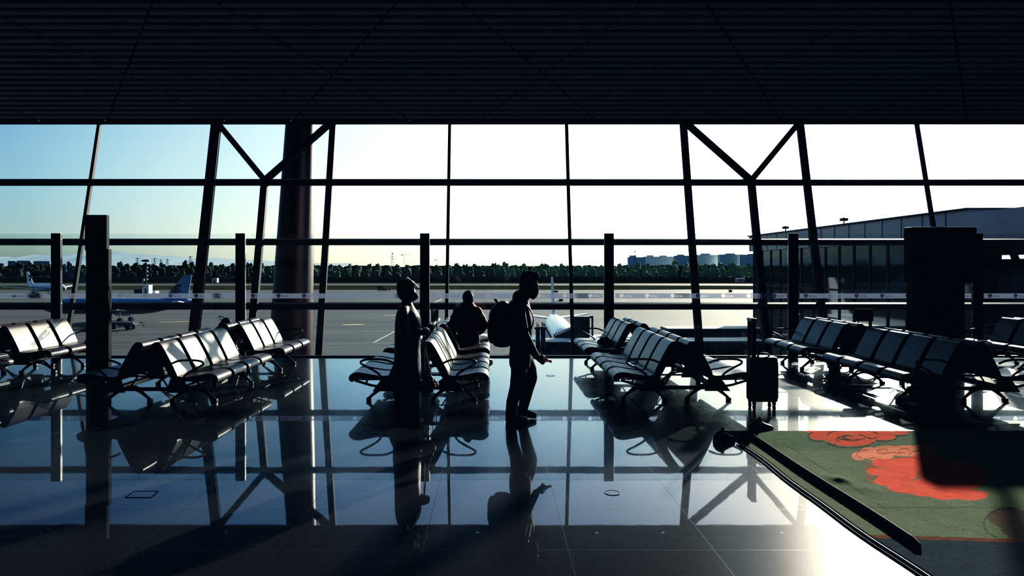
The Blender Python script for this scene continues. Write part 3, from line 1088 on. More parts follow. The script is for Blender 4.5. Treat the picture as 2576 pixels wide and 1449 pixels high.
# --- seated person, seen from behind, on the middle island by the glass
s, Z0 = 140.7, 12.2
P = px2(s, Z0)
ox = -CX / s
body = MB()
body.ball(P(1177, 749), (.092, .10, .118), 16, 12)
body.limb([P(1177, 757, .0), P(1175, 772)], [.058, .062])
body.limb([P(1176, 782), P(1177, 815), P(1178, 850)], [(.16, .1), (.165, .11), (.17, .13)], 18)
fwd = Vector((.5, .86, 0))
for sg, q in ((-1, P(1168, 858)), (1, P(1190, 858))):
    kn = q + Vector((.20, .30, .0))
    body.limb([q, kn], [.085, .062]); body.limb([kn, Vector((kn.x + .03, kn.y + .04, .08))], [.06, .04])
    body.limb([Vector((kn.x + .03, kn.y + .04, .06)), Vector((kn.x + .11, kn.y + .17, .04))], [.036, .028])
A_ = []
for sg in (-1, 1):
    sh_ = P(1176 + sg * 25, 783)
    el_ = P(1178 + sg * 41, 818, .03)
    wr_ = P(1180 + sg * 26, 840, .26)
    A_.append((sh_, el_, wr_))
    body.limb([sh_, el_], [.05, .042]); body.limb([el_, wr_], [.04, .027])
    hand(body, wr_, (-sg * .03, .09, -.03), (-sg, .2, .2), (0, 0, -1), .5, .95)
body.limb([A_[0][0], P(1176, 780), A_[1][0]], [.055, .065, .055])
sit = fuse(body, 'person', 'skin', None, .009, 3)
tag(sit, 'person in a dark red jacket seated with back turned on the middle bench', 'person')
ct = MB()
ct.limb([P(1176, 778), P(1177, 805), P(1178, 835), P(1179, 855)], [(.17, .14), (.205, .15), (.20, .16), (.21, .17)], 18)
for a, b, c_ in A_:
    ct.limb([a, a.lerp(b, .25), a.lerp(b, .5), a.lerp(b, .75), b], [.085, .075, .085, .074, .08])
    ct.limb([b, b.lerp(c_, .3), b.lerp(c_, .6), c_], [.078, .066, .07, .048])
ct.limb([A_[0][0], P(1176, 774), A_[1][0]], [.08, .09, .08])
ct.limb([P(1168, 768, -.03), P(1184, 768, -.03)], [.07, .07])
fuse(ct, 'jacket', 'red', sit, .013, 3)
tr = MB()
for q in (P(1168, 858), P(1190, 858)):
    kn = q + Vector((.20, .30, .0))
    tr.limb([q, kn, Vector((kn.x + .03, kn.y + .04, .1))], [.1, .08, .06])
fuse(tr, 'trousers', 'denim', sit, .013, 2)
hr = MB()
hr.ball(P(1177, 747, -.012), (.10, .105, .115), 16, 12).ball(P(1179, 736, -.03), (.045, .05, .045), 12, 8).limb([P(1176, 733, -.04), P(1181, 731, -.05)], [.018, .01]).limb([P(1186, 745, 0), P(1187, 757, -.02)], [.04, .03]).limb([P(1171, 752, -.05), P(1168, 762, -.06)], [.04, .025])
fuse(hr, 'hair', 'hair', sit, .009, 2)
for q in (P(1168, 858), P(1190, 858)):
    kn = q + Vector((.20, .30, .0))
    shoe_parts(sit, (kn.x + .01, kn.y + .01, 0), (kn.x + .13, kn.y + .22, 0))

# ------------------------------------------------------------------ luggage and shoes
e = empty('suitcase', (3.35, 8.5, 0), math.radians(-4))
MB().bbox(-.165, .165, -.11, .12, .10, .66, .035).obj('case_body', 'nylon', e)
MB().bbox(-.02, .12, -.15, -.11, .18, .55, .015).bbox(.10, .175, -.09, .1, .14, .6, .02).obj('outer_pocket', 'nylon', e)
for v in (-.085, .085):
    MB().bbox(-.15, -.098, v - .013, v + .013, .6, 1.1, .006).obj('handle_tube', 'nylon', e)
MB().bbox(-.158, -.09, -.105, .105, 1.085, 1.135, .018).obj('grip', 'steel', e)
MB().tube(crom([(-.06, -.02, .655), (-.03, -.02, .69), (.05, -.02, .69), (.09, -.02, .655)], 4), .012, 8).obj('top_handle', 'nylon', e)
for u in (-.12, .12):
    for v in (-.08, .09):
        f = MB().bbox(u - .02, u + .02, v - .02, v + .02, .065, .11, .006).obj('wheel_fork', 'steel', e)
        mb = MB().tube([(u - .012, v, .033), (u + .012, v, .033)], .033, 16)
        mb.obj('wheel', 'rubber', f)
tag(e, 'upright black wheeled suitcase with its pull handle raised', 'suitcase')


def loose_shoe(heel, toe, label):
    e = empty('shoe', heel)
    h = Vector((0, 0, 0))
    t = Vector(toe) - Vector(heel)
    L = t.length
    mx = Matrix.Rotation(math.atan2(t.y, t.x), 4, 'Z')
    rings = []
    n = 14
    up = [(0.02, .05, .02, .06), (.10, .075, .015, .085), (.22, .08, .012, .105), (.40, .082, .012, .115), (.50, .086, .012, .095), (.70, .095, .012, .07), (.88, .09, .014, .055), (.98, .05, .02, .042)]
    for q, wd, z0, z1 in up:
        rings.append([mx @ Vector((q * L, wd / 2 * math.cos(2 * PI * j / n), (z0 + z1) / 2 + (z1 - z0) / 2 * math.sin(2 * PI * j / n))) for j in range(n)])
    mb = MB()
    mb.add([v for r_ in rings for v in r_], [(i * n + j, i * n + (j + 1) % n, (i + 1) * n + (j + 1) % n, (i + 1) * n + j) for i in range(len(rings) - 1) for j in range(n)], True)
    mb.add(rings[0], [tuple(range(n))]).add(rings[-1], [tuple(range(n))])
    mb.obj('upper', 'shoe', e)
    MB().limb([mx @ Vector((.40 * L, 0, .09)), mx @ Vector((.44 * L, 0, .128))], [(.02, .025), (.014, .02)], 10, 2).obj('tongue', 'shoe', e)
    out = [(q * L, wd / 2 + .006) for q, wd, a, b in up]
    poly = out + [(a, -b) for a, b in reversed(out)]
    k = len(poly)
    MB().add([mx @ Vector((a, b, z)) for z in (0, .026) for a, b in poly], [tuple(reversed(range(k))), tuple(range(k, 2 * k))] + [(i, (i + 1) % k, k + (i + 1) % k, k + i) for i in range(k)]).obj('sole', 'rubber', e)
    tag(e, label, 'shoe')


a, b = FL(1889, 1084), FL(1949, 1084)
loose_shoe((a.x, a.y + .05, 0), (b.x, b.y + .05, 0), 'black shoe on the floor behind the carpet\'s far edge, below the suitcase')
a, b = FL(1799, 1111), FL(1851, 1109)
loose_shoe((a.x - .015, a.y, 0), (b.x - .015, b.y, 0), 'black shoe at the near left corner of the green carpet')

mb = MB()
q = W(566, 815, 12.3)
e = empty('bag', (q.x, 12.3, .43))
mb.limb([(0, 0, .12), (0, 0, .28)], [(.15, .13), (.12, .1)], 14).limb([(-.06, 0, .1), (-.12, 0, .2)], [.1, .07]).ball((.02, 0, .36), (.09, .08, .075))
fuse(mb, 'bag_body', 'nylon', e, .012, 3)
MB().tube(crom([(-.05, -.03, .38), (-.1, -.03, .46), (-.02, -.02, .44)], 3), .008, 6).obj('strap', 'nylon', e)
tag(e, 'dark rounded bag on the seat left of the red column, showing above the backs', 'bag')
q = W(1530, 845, 12.0)
e = empty('bag', (1.95, 11.95, .42))
MB().limb([(-.09, -.03, .035), (.0, .02, .05), (.10, .05, .03)], [(.05, .04), (.085, .055), (.06, .035)], 14).ball((.0, .1, .04), (.07, .07, .04)).obj('bag_body', 'nylon', e)
MB().tube(crom([(-.08, 0, .08), (-.02, .02, .17), (.08, .04, .1)], 3), .008, 6).obj('strap', 'nylon', e)
tag(e, 'small dark bag lying on a left-facing seat by the fourth barrier post', 'bag')
e = empty('floor_box', (6.03, 12.05, 0))
MB().bbox(-.075, .075, -.06, .06, .02, .25, .008).obj('box_body', 'black', e)
MB().box(-.09, .09, -.075, .075, 0, .02).obj('base_plate', 'steel', e)
tag(e, 'small black box on the floor under the bench right of the suitcase', 'box')

# floor fittings
def cap(px, py, r, label):
    q = FL(px, py)
    e = empty('floor_socket', (q.x, q.y, 0))
    mb = MB()
    n = 40
    vsx = []
    for rr, z in ((r, .0), (r * .985, .004), (r * .86, .004), (r * .84, .001)):
        vsx += [(rr * math.cos(2 * PI * j / n), rr * math.sin(2 * PI * j / n), z) for j in range(n)]
    mb.add(vsx, [(i * n + j, i * n + (j + 1) % n, (i + 1) * n + (j + 1) % n, (i + 1) * n + j) for i in range(3) for j in range(n)])
    mb.obj('ring', 'steel', e)
    mb = MB()
    mb.add([(r * .84 * math.cos(2 * PI * j / n), r * .84 * math.sin(2 * PI * j / n), .002) for j in range(n)], [tuple(range(n))])
    mb.obj('lid', 'floor', e)
    tag(e, label, 'floor socket')


cap(1540, 1240, .062, 'round metal-rimmed floor cap in the open floor right of centre')
cap(1385, 945, .07, 'round floor cap just right of the walking man\'s hand')
q0 = [FL(*p) for p in ((315, 1252), (380, 1252), (398, 1236), (338, 1236))]
cq = sum(q0, Vector()) / 4
mb = MB()
for i in range(4):
    mb.beam(q0[i] - cq + Vector((0, 0, .002)), q0[(i + 1) % 4] - cq + Vector((0, 0, .002)), .006, .003)
e = empty('floor_hatch', cq)
mb.obj('frame', 'black', e)
MB().add([(p - cq) + Vector((0, 0, .0015)) for p in q0], [(0, 1, 2, 3)]).obj('cover', 'floor', e)
tag(e, 'square floor hatch set in the dark tiles at lower left', 'floor hatch')


# ------------------------------------------------------------------ carpet
def carpet():
    x0, x1, y0, y1, st = 2.46, 8.2, 1.9, 7.29, .0125
    nx, ny = int((x1 - x0) / st) + 1, int((y1 - y0) / st) + 1
    X, Y = np.meshgrid(np.linspace(x0, x1, nx), np.linspace(y0, y1, ny))
    # wavy left edge
    wav = .016 * np.sin(Y * 2.1 + .6) + .007 * np.sin(Y * 5.3)
    X = X + wav * np.clip(1 - (X - x0) / .5, 0, 1)
    PX = CX + X / Y * F
    PY = CY + H / Y * F
    U, V = (PX - 1700) * 2.94, (PY - 1000) * 2.94       # units of the pattern drawing
    rng = np.random.RandomState(3)
    rgb = np.zeros((ny, nx, 3))
    g = np.array((.135, .158, .085))
    rgb[:] = g

    def ell(list_):
        m = np.zeros(X.shape, bool)
        for cx, cy, rx, ry in list_:
            m |= ((U - cx) / rx) ** 2 + ((V - cy) / ry) ** 2 < 1
        return m

    def arc(cx, cy, rx, ry, a0, a1, wd=5):
        r = np.sqrt(((U - cx) / rx) ** 2 + ((V - cy) / ry) ** 2)
        an = np.degrees(np.arctan2(-(V - cy) / ry, (U - cx) / rx)) % 360
        a0, a1 = a0 % 360, a1 % 360
        ia = (an >= a0) & (an <= a1) if a0 <= a1 else (an >= a0) | (an <= a1)
        gr = np.sqrt(((U - cx) / rx ** 2) ** 2 + ((V - cy) / ry ** 2) ** 2) / np.maximum(r, 1e-6)
        return ia & (np.abs(r - 1) / np.maximum(gr, 1e-6) < wd)
    RED, ORG, DK = np.array((.60, .095, .048)), np.array((.60, .24, .125)), np.array((.03, .03, .02))
    c1 = [(1300, 255, 350, 38), (1055, 295, 66, 30), (1160, 310, 80, 32), (1290, 335, 150, 37), (1400, 320, 80, 38), (1540, 300, 90, 27), (1660, 268, 65, 18)]
    c2 = [(1355, 445, 56, 32), (1430, 415, 70, 38), (1560, 405, 110, 40), (1700, 405, 120, 42), (1830, 400, 100, 45), (1500, 450, 110, 28)]
    c3 = [(1530, 495, 80, 32), (1680, 510, 170, 50), (1850, 500, 160, 70), (1490, 560, 80, 28), (1640, 580, 150, 60), (1560, 630, 95, 38), (1690, 670, 130, 50),
          (1850, 680, 170, 66), (2000, 715, 160, 55), (2180, 735, 130, 40), (2050, 600, 250, 110)]
    c4 = [(2450, 900, 140, 80), (2560, 960, 160, 110)]
    rgb[ell(c2)] = ORG
    rgb[ell(c3)] = RED
    rgb[ell(c1)] = RED
    rgb[ell(c4)] = np.array((.10, .07, .04))  # cloud at the right, its shade put into the dim brown
    ln = np.zeros(X.shape, bool)
    for q in ((1055, 300, 76, 36, 120, 300), (1160, 330, 60, 30, 200, 300), (1290, 340, 165, 44, 185, 360), (1540, 302, 96, 32, 230, 20), (1660, 270, 72, 24, 230, 20),
              (1310, 288, 190, 38, 10, 190), (1300, 305, 100, 22, 180, 60), (1270, 305, 40, 14, 0, 300), (1450, 295, 40, 20, 180, 350), (1230, 320, 40, 18, 30, 250)):
        ln |= arc(*q, 3.5)
    rgb[ln] = DK
    ln = np.zeros(X.shape, bool)
    for q in ((1400, 430, 60, 30, 60, 250), (1530, 410, 40, 16, 0, 280), (1690, 405, 40, 16, 0, 280), (1600, 440, 70, 22, 20, 170), (1480, 490, 70, 34, 90, 260), (1450, 560, 70, 30, 60, 270),
              (1480, 625, 65, 26, 70, 260), (1700, 480, 120, 24, 20, 170), (1800, 430, 70, 24, 20, 200)):
        ln |= arc(*q, 3.5)
    rgb[ln] = np.array((.36, .05, .02))
    ln = arc(2440, 950, 160, 110, 60, 250, 4)
    rgb[ln] = DK
    # brown border and blue field nearer the camera
    bl = V - (1030 + (U - 1450) * .032)
    nb = (bl > 0) & (bl <= 26)
    rgb[nb] = np.array((.13, .035, .012))
    rgb[bl > 26] = np.array((.012, .022, .034))
    # seams
    sm = np.abs((V - 345) - (U - 790) * .647) < 2.5
    sm &= (U > 790) & (U < 1560)
    sm2 = (np.abs(V - 828) < 2.5) & (U > 1350)
    rgb[sm | sm2] *= .35
    rgb *= (1 + .22 * (rng.rand(ny, nx, 1) - .5)) * (1 + .18 * np.kron(rng.rand(ny // 8 + 1, nx // 8 + 1), np.ones((8, 8)))[:ny, :nx, None] - .09)
    Zc = np.full(X.shape, .014) + .002 * rng.rand(ny, nx)
    for hx, hy, hr, hh in ((2115, 1215, .07, .025), (2090, 1205, .10, .012), (2180, 1235, .12, .01)):
        q = FL(hx, hy)
        Zc += hh * np.exp(-((X - q.x) ** 2 + (Y - q.y) ** 2) / hr ** 2)
    lim = (X - x0) < .02
    co_ = np.stack([X, Y, Zc], -1).reshape(-1, 3)
    idx = np.arange(nx * ny).reshape(ny, nx)
    fs = np.stack([idx[:-1, :-1], idx[:-1, 1:], idx[1:, 1:], idx[1:, :-1]], -1).reshape(-1, 4)
    # skirt down to the floor
    me = bpy.data.meshes.new('carpet')
    rim = np.concatenate([idx[0, :], idx[1:, -1], idx[-1, -2::-1], idx[-2:0:-1, 0]])
    low = co_[rim].copy(); low[:, 2] = 0
    nv = len(co_)
    k = len(rim)
    sk = np.stack([rim, np.roll(rim, -1), nv + (np.arange(k) + 1) % k, nv + np.arange(k)], -1)[:, ::-1]
    allv = np.concatenate([co_, low])
    allf = np.concatenate([fs, sk])
    me.vertices.add(len(allv)); me.vertices.foreach_set('co', allv.ravel())
    me.loops.add(allf.size); me.loops.foreach_set('vertex_index', allf.ravel())
    me.polygons.add(len(allf))
    me.polygons.foreach_set('loop_start', np.arange(0, allf.size, 4))
    me.polygons.foreach_set('loop_total', np.full(len(allf), 4))
    me.update(calc_edges=True)
    me.validate()
    ca = me.color_attributes.new('pile_colour', 'FLOAT_COLOR', 'POINT')
    cc = np.concatenate([rgb.reshape(-1, 3), rgb.reshape(-1, 3)[rim]])
    ca.data.foreach_set('color', np.concatenate([cc, np.ones((len(cc), 1))], 1).ravel())
    m = bpy.data.materials.new('carpet_pile')
    m.use_nodes = True
    nt = m.node_tree
    b = nt.nodes['Principled BSDF']
    at = nt.nodes.new('ShaderNodeVertexColor'); at.layer_name = 'pile_colour'
    n = nt.nodes.new('ShaderNodeTexNoise'); n.inputs['Scale'].default_value = 160
    tc = nt.nodes.new('ShaderNodeTexCoord'); nt.links.new(tc.outputs['Object'], n.inputs['Vector'])
    mx = nt.nodes.new('ShaderNodeMixRGB'); mx.blend_type = 'MULTIPLY'; mx.inputs['Fac'].default_value = .7
    r = nt.nodes.new('ShaderNodeValToRGB'); r.color_ramp.elements[0].position = .3; r.color_ramp.elements[1].position = .65
    r.color_ramp.elements[0].color = (.45, .45, .45, 1)
    nt.links.new(n.outputs['Fac'], r.inputs['Fac'])
    nt.links.new(at.outputs['Color'], mx.inputs['Color1']); nt.links.new(r.outputs['Color'], mx.inputs['Color2'])
    nt.links.new(mx.outputs[0], b.inputs['Base Color'])
    b.inputs['Roughness'].default_value = .95
    b.inputs['Specular IOR Level'].default_value = .0
    b.inputs['Sheen Weight'].default_value = .08
    bp = nt.nodes.new('ShaderNodeBump'); bp.inputs['Strength'].default_value = .6; bp.inputs['Distance'].default_value = .006
    nt.links.new(n.outputs['Fac'], bp.inputs['Height']); nt.links.new(bp.outputs['Normal'], b.inputs['Normal'])
    me.materials.append(m)
    return link('carpet', me)


tag(carpet(), 'green carpet with red and orange cloud motifs at the lower right', 'carpet')


def edge_x(y):
    return 2.46 + .016 * math.sin(y * 2.1 + .6) + .007 * math.sin(y * 5.3)


ys = [6.76 - i * .096 for i in range(50)]
mb = MB().tube([(edge_x(y) - .022, y, .003) for y in ys], [(.02, .008)] * 50, 10)
tag(mb.obj('edge_strip', 'trimmetal'), 'shiny pale trim strip running along the carpet\'s left edge', 'trim strip')
mb = MB().tube([(edge_x(y) - .052, y, .003) for y in ys], [(.009, .006)] * 50, 8)  # dark strip added for the shadow line along the trim
tag(mb.obj('cable', 'rubber'), 'thin black cable lying on the tiles beside the carpet\'s trim strip', 'cable')
mb = MB().tube([(2.64 + .008 * math.sin(y * 3), y, .0285) for y in [7.16 - i * .06 for i in range(50)]], [(.018, .008)] + [(.036, .012)] * 48 + [(.02, .008)], 12)
tag(mb.obj('cable_cover', 'rubber'), 'long black rubber cable cover lying on the green carpet', 'cable cover')

# ------------------------------------------------------------------ outside
G = H - 13.5


def ground_mat():
    m = bpy.data.materials.new('airfield_ground')
    m.use_nodes = True
    nt = m.node_tree
    b = nt.nodes['Principled BSDF']
    g = nt.nodes.new('ShaderNodeNewGeometry')
    mp = nt.nodes.new('ShaderNodeMapping'); mp.inputs['Scale'].default_value = (.02, .25, 1)
    nt.links.new(g.outputs['Position'], mp.inputs['Vector'])
    n = nt.nodes.new('ShaderNodeTexNoise'); n.inputs['Scale'].default_value = 1; n.inputs['Detail'].default_value = 8
    nt.links.new(mp.outputs['Vector'], n.inputs['Vector'])
    ra = nt.nodes.new('ShaderNodeValToRGB')
    ra.color_ramp.elements[0].position, ra.color_ramp.elements[1].position = .35, .65
    ra.color_ramp.elements[0].color = (.070, .059, .047, 1)
    ra.color_ramp.elements[1].color = (.122, .104, .085, 1)
    nt.links.new(n.outputs['Fac'], ra.inputs['Fac'])
    rg = nt.nodes.new('ShaderNodeValToRGB')
    rg.color_ramp.elements[0].position, rg.color_ramp.elements[1].position = .35, .65
    rg.color_ramp.elements[0].color = (.016, .019, .010, 1)
    rg.color_ramp.elements[1].color = (.062, .058, .030, 1)
    nt.links.new(n.outputs['Fac'], rg.inputs['Fac'])
    sx = nt.nodes.new('ShaderNodeSeparateXYZ'); nt.links.new(g.outputs['Position'], sx.inputs[0])
    # grass mask by depth: 430-539 grass, 539-605 taxiway (left of centre), beyond 605 grass
    r = nt.nodes.new('ShaderNodeMapRange'); r.inputs['From Min'].default_value = 300; r.inputs['From Max'].default_value = 800
    n3 = nt.nodes.new('ShaderNodeTexNoise'); n3.inputs['Scale'].default_value = .006; nt.links.new(g.outputs['Position'], n3.inputs['Vector'])
    ad = nt.nodes.new('ShaderNodeMath'); ad.operation = 'MULTIPLY_ADD'; ad.inputs[1].default_value = 40
    nt.links.new(n3.outputs['Fac'], ad.inputs[0]); nt.links.new(sx.outputs['Y'], ad.inputs[2])
    nt.links.new(ad.outputs[0], r.inputs['Value'])
    band = nt.nodes.new('ShaderNodeValToRGB'); band.color_ramp.interpolation = 'CONSTANT'
    e = band.color_ramp.elements
    e[0].position = 0; e[0].color = (0, 0, 0, 1)
    e[1].position = .30; e[1].color = (1, 1, 1, 1)
    for p, c_ in ((.51, 0), (.64, 1)):
        q = e.new(p); q.color = (c_, c_, c_, 1)
    nt.links.new(r.outputs[0], band.inputs['Fac'])
    mx = nt.nodes.new('ShaderNodeMixRGB')
    nt.links.new(band.outputs['Color'], mx.inputs['Fac']); nt.links.new(ra.outputs['Color'], mx.inputs['Color1']); nt.links.new(rg.outputs['Color'], mx.inputs['Color2'])
    nt.links.new(mx.outputs[0], b.inputs['Base Color'])
    b.inputs['Roughness'].default_value = .72
    sp = nt.nodes.new('ShaderNodeMapRange'); sp.inputs['To Min'].default_value = .11; sp.inputs['To Max'].default_value = .0
    nt.links.new(band.outputs['Color'], sp.inputs['Value'])
    nt.links.new(sp.outputs[0], b.inputs['Specular IOR Level'])
    return m


M['ground'] = ground_mat()
struct(MB().add([(-4000, 24.5, G), (4000, 24.5, G), (4000, 6000, G), (-4000, 6000, G)], [(0, 1, 2, 3)]).obj('ground', 'ground', None, False))


def GP(px, py):                                          # apron point under a pixel
    Z = F * 13.5 / (py - CY)
    return Vector(((px - CX) / F * Z, Z, G))


def marking(pts, wd, m, name='ground_marking'):
    mb = MB()
    pts = [GP(*p) for p in pts]
    for a, b in zip(pts[:-1], pts[1:]):
        d = (b - a); n = Vector((-d.y, d.x, 0)).normalized() * wd / 2
        mb.add([a - n + Vector((0, 0, .03)), b - n + Vector((0, 0, .03)), b + n + Vector((0, 0, .03)), a + n + Vector((0, 0, .03))], [(0, 1, 2, 3)])
    struct(mb.obj(name, m, None, False))


marking([(863, 818), (915, 816)], 2.0, 'yellowpaint')
marking([(968, 794), (1005, 792)], 1.2, 'yellowpaint')
marking([(400, 811), (478, 809)], 1.2, 'yellowpaint')
marking([(1840, 780), (1870, 778), (1895, 776)], .9, 'linepaint')
marking([(1810, 792), (1892, 788)], .7, 'linepaint')
marking([(1085, 764), (1112, 753)], .8, 'linepaint')
marking([(1540, 752), (1575, 756), (1545, 760)], .7, 'linepaint')
marking([(1650, 795), (1895, 802)], .5, 'linepaint')
marking([(940, 862), (1010, 825)], .3, 'linepaint')

# mountains
mb = MB()
xs = list(range(-200, 900, 14))
Zm = 5800
top, bot = [], []
for px in xs:
    t = max(0, 1 - max(0, px - 430) / 330)
    hgt = 640 + 10 * math.sin(px * .013 + 1.2) * .6 + 7 * noise.noise((px * .02, 3.3, 0)) + 3 * noise.noise((px * .07, 1.3, 0))
    hgt = 662 - (662 - hgt) * t
    top.append(W(px, hgt, Zm)); bot.append(Vector((W(px, 0, Zm).x, Zm - 900, G)))
k = len(xs)
mb.add(top + bot, [(i, i + 1, k + i + 1, k + i) for i in range(k - 1)], True)
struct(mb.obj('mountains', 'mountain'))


# trees: the belt across the airfield
def crown(seed, wd, h, mname):
    rnd = random.Random(seed)
    bm = bmesh.new()
    lumps = [(0, 0, .42, .5, .44)]
    for k_ in range(20):
        z_ = rnd.uniform(.2, .93)
        q_ = .52 * math.sqrt(max(.05, 1 - (max(0, z_ - .45) / .52) ** 2))
        a_ = rnd.uniform(0, 6.28)
        r_ = rnd.uniform(.17, .27)
        lumps.append((math.cos(a_) * q_ * .8, math.sin(a_) * q_ * .8, z_ - .06, r_, r_ * .42))
    for x, y, z, r, rz in lumps:
        q = bmesh.ops.create_icosphere(bm, subdivisions=2, radius=1)
        for v in q['verts']:
            p = v.co.copy()
            nn = 1 + .22 * noise.noise(p * 2.1 + Vector((seed * 3.1, x * 9, z * 7))) + .22 * noise.noise(p * 5.5 + Vector((seed, z, x)))
            v.co = Vector(((x + p.x * r * nn) * wd, (y + p.y * r * nn) * wd, max(.0, (z + p.z * rz * nn)) * h))
    for f_ in bm.faces:
        f_.smooth = True
    me = bpy.data.meshes.new('tree')
    bm.to_mesh(me)
    bm.free()
    me.materials.append(M[mname])
    return me


for nm_, k_ in (('mid', 2.6), ('haze', 4.2)):             # haze towards the sun, painted in as paler crown colours
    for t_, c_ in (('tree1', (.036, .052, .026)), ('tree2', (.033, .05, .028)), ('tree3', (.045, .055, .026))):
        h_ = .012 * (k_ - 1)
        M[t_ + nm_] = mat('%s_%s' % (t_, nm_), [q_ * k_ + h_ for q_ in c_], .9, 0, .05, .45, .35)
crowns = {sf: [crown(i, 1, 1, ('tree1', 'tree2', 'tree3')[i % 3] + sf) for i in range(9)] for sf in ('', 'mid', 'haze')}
rnd = random.Random(11)
nt_ = 0
for row, (Zr, step, h0, h1) in enumerate(((735, 10.2, 17.2, 20.6), (708, 10.2, 14.5, 19), (685, 10.2, 10, 15))):
    x = (-40 - CX) / F * Zr + row * 3.4
    while x < (1960 - CX) / F * Zr:
        px = CX + x / Zr * F
        big = 0
        if 450 < px < 560 or 600 < px < 640:
            big = 2.0
        if 1230 < px < 1290 or 1390 < px < 1440 or 1690 < px < 1850:
            big = 2.5
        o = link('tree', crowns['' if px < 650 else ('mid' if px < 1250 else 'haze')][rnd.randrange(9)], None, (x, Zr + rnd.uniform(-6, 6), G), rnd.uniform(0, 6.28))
        wd = rnd.uniform(6.0, 6.7)
        hh = rnd.uniform(h0, h1) + big * (1 if row == 0 else .4) + (1.6 if px < 620 and row < 2 else .6)
        o.scale = (wd, wd, hh)
        if big > 2 and row == 0:
            tag(o, 'taller rounded tree crown rising above the tree belt across the airfield', 'tree', 'taller trees of the belt across the airfield')
        elif row == 0:
            tag(o, 'dark tree at the back of the tree belt across the airfield', 'tree', 'back row trees across the airfield')
        else:
            tag(o, 'dark green tree at the front of the tree belt across the airfield', 'tree', 'front row trees across the airfield')
        nt_ += 1
        x += step * rnd.uniform(.92, 1.1)
mb = MB()                                                 # dense wood behind the separate trees
vsx = []
xs = [-640 + 2.0 * i for i in range(500)]
for x in xs:
    q = 16.2 + 1.6 * noise.noise((x * .045, 7, 0)) + 1.5 * noise.noise((x * .21, 2, 0)) + 1.0 * noise.noise((x * .7, 5, 0))
    vsx += [(x, 748, G), (x, 747.5 + noise.noise((x * .4, 1, 0)), G + q * .6), (x, 749, G + q), (x, 760, G + q * .8)]
mb.add(vsx, [(i * 4 + j, i * 4 + 4 + j, i * 4 + 5 + j, i * 4 + 1 + j) for i in range(len(xs) - 1) for j in range(3)])
tag(mb.obj('woods', 'tree2'), 'dense dark woods filling the gaps behind the far trees', 'woods', kind='stuff')
mb = MB()                                                 # dense scrub at the foot of the belt
x = -560
vsx = []
xs = []
while x < 340:
    xs.append(x); x += 2.2
for i, x in enumerate(xs):
    hh = 5.5 + 1.6 * noise.noise((x * .11, 0, 0)) + 1.4 * noise.noise((x * .45, 4, 0))
    vsx += [(x, 664, G), (x, 663 + noise.noise((x * .5, 9, 0)), G + hh * .6), (x, 666, G + hh), (x, 674, G + hh * .9)]
mb.add(vsx, [(i * 4 + j, i * 4 + 4 + j, i * 4 + 5 + j, i * 4 + 1 + j) for i in range(len(xs) - 1) for j in range(3)])
tag(mb.obj('undergrowth', 'tree2'), 'low dark undergrowth along the foot of the far tree belt', 'undergrowth', kind='stuff')


# housing blocks far behind the trees
def block_mat(name, wall, win, sx, sz):
    m = bpy.data.materials.new(name)
    m.use_nodes = True
    nt = m.node_tree
    b = nt.nodes['Principled BSDF']
    g = nt.nodes.new('ShaderNodeTexCoord')
    s_ = nt.nodes.new('ShaderNodeSeparateXYZ'); nt.links.new(g.outputs['Object'], s_.inputs[0])

    def fr(ax, pitch, th):
        d = nt.nodes.new('ShaderNodeMath'); d.operation = 'DIVIDE'; d.inputs[1].default_value = pitch
        nt.links.new(s_.outputs[ax], d.inputs[0])
        f = nt.nodes.new('ShaderNodeMath'); f.operation = 'FRACT'; nt.links.new(d.outputs[0], f.inputs[0])
        l = nt.nodes.new('ShaderNodeMath'); l.operation = 'GREATER_THAN'; l.inputs[1].default_value = th
        nt.links.new(f.outputs[0], l.inputs[0])
        return l
    a, c_ = fr('X', sx, .45), fr('Z', sz, .45)
    mu = nt.nodes.new('ShaderNodeMath'); mu.operation = 'MULTIPLY'
    nt.links.new(a.outputs[0], mu.inputs[0]); nt.links.new(c_.outputs[0], mu.inputs[1])
    mx = nt.nodes.new('ShaderNodeMixRGB'); nt.links.new(mu.outputs[0], mx.inputs['Fac'])
    mx.inputs['Color1'].default_value = (*wall, 1); mx.inputs['Color2'].default_value = (*win, 1)
    nt.links.new(mx.outputs[0], b.inputs['Base Color'])
    b.inputs['Roughness'].default_value = .9
    return m


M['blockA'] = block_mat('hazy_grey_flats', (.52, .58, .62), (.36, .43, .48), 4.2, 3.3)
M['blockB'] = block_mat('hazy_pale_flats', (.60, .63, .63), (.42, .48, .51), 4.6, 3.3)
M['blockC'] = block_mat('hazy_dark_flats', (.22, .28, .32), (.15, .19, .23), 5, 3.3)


def block(px0, px1, pyt, Z, m, label, steps=()):
    a, b = W(px0, pyt, Z), W(px1, pyt, Z)
    h = a.z - G
    e = empty('apartment_block', ((a.x + b.x) / 2, Z, G))
    w_ = b.x - a.x
    MB().box(-w_ / 2, w_ / 2, 0, 14, 0, h).obj('wall', m, e)
    MB().box(-w_ / 2 - .5, w_ / 2 + .5, -.5, 14.5, h, h + .8).obj('roof', m, e)
    for q0, q1, dh in steps:
        MB().box(-w_ / 2 + q0 * w_, -w_ / 2 + q1 * w_, 1, 12, h + .8, h + dh).obj('roof_house', m, e)
    tag(e, label, 'building', 'housing blocks beyond the trees')


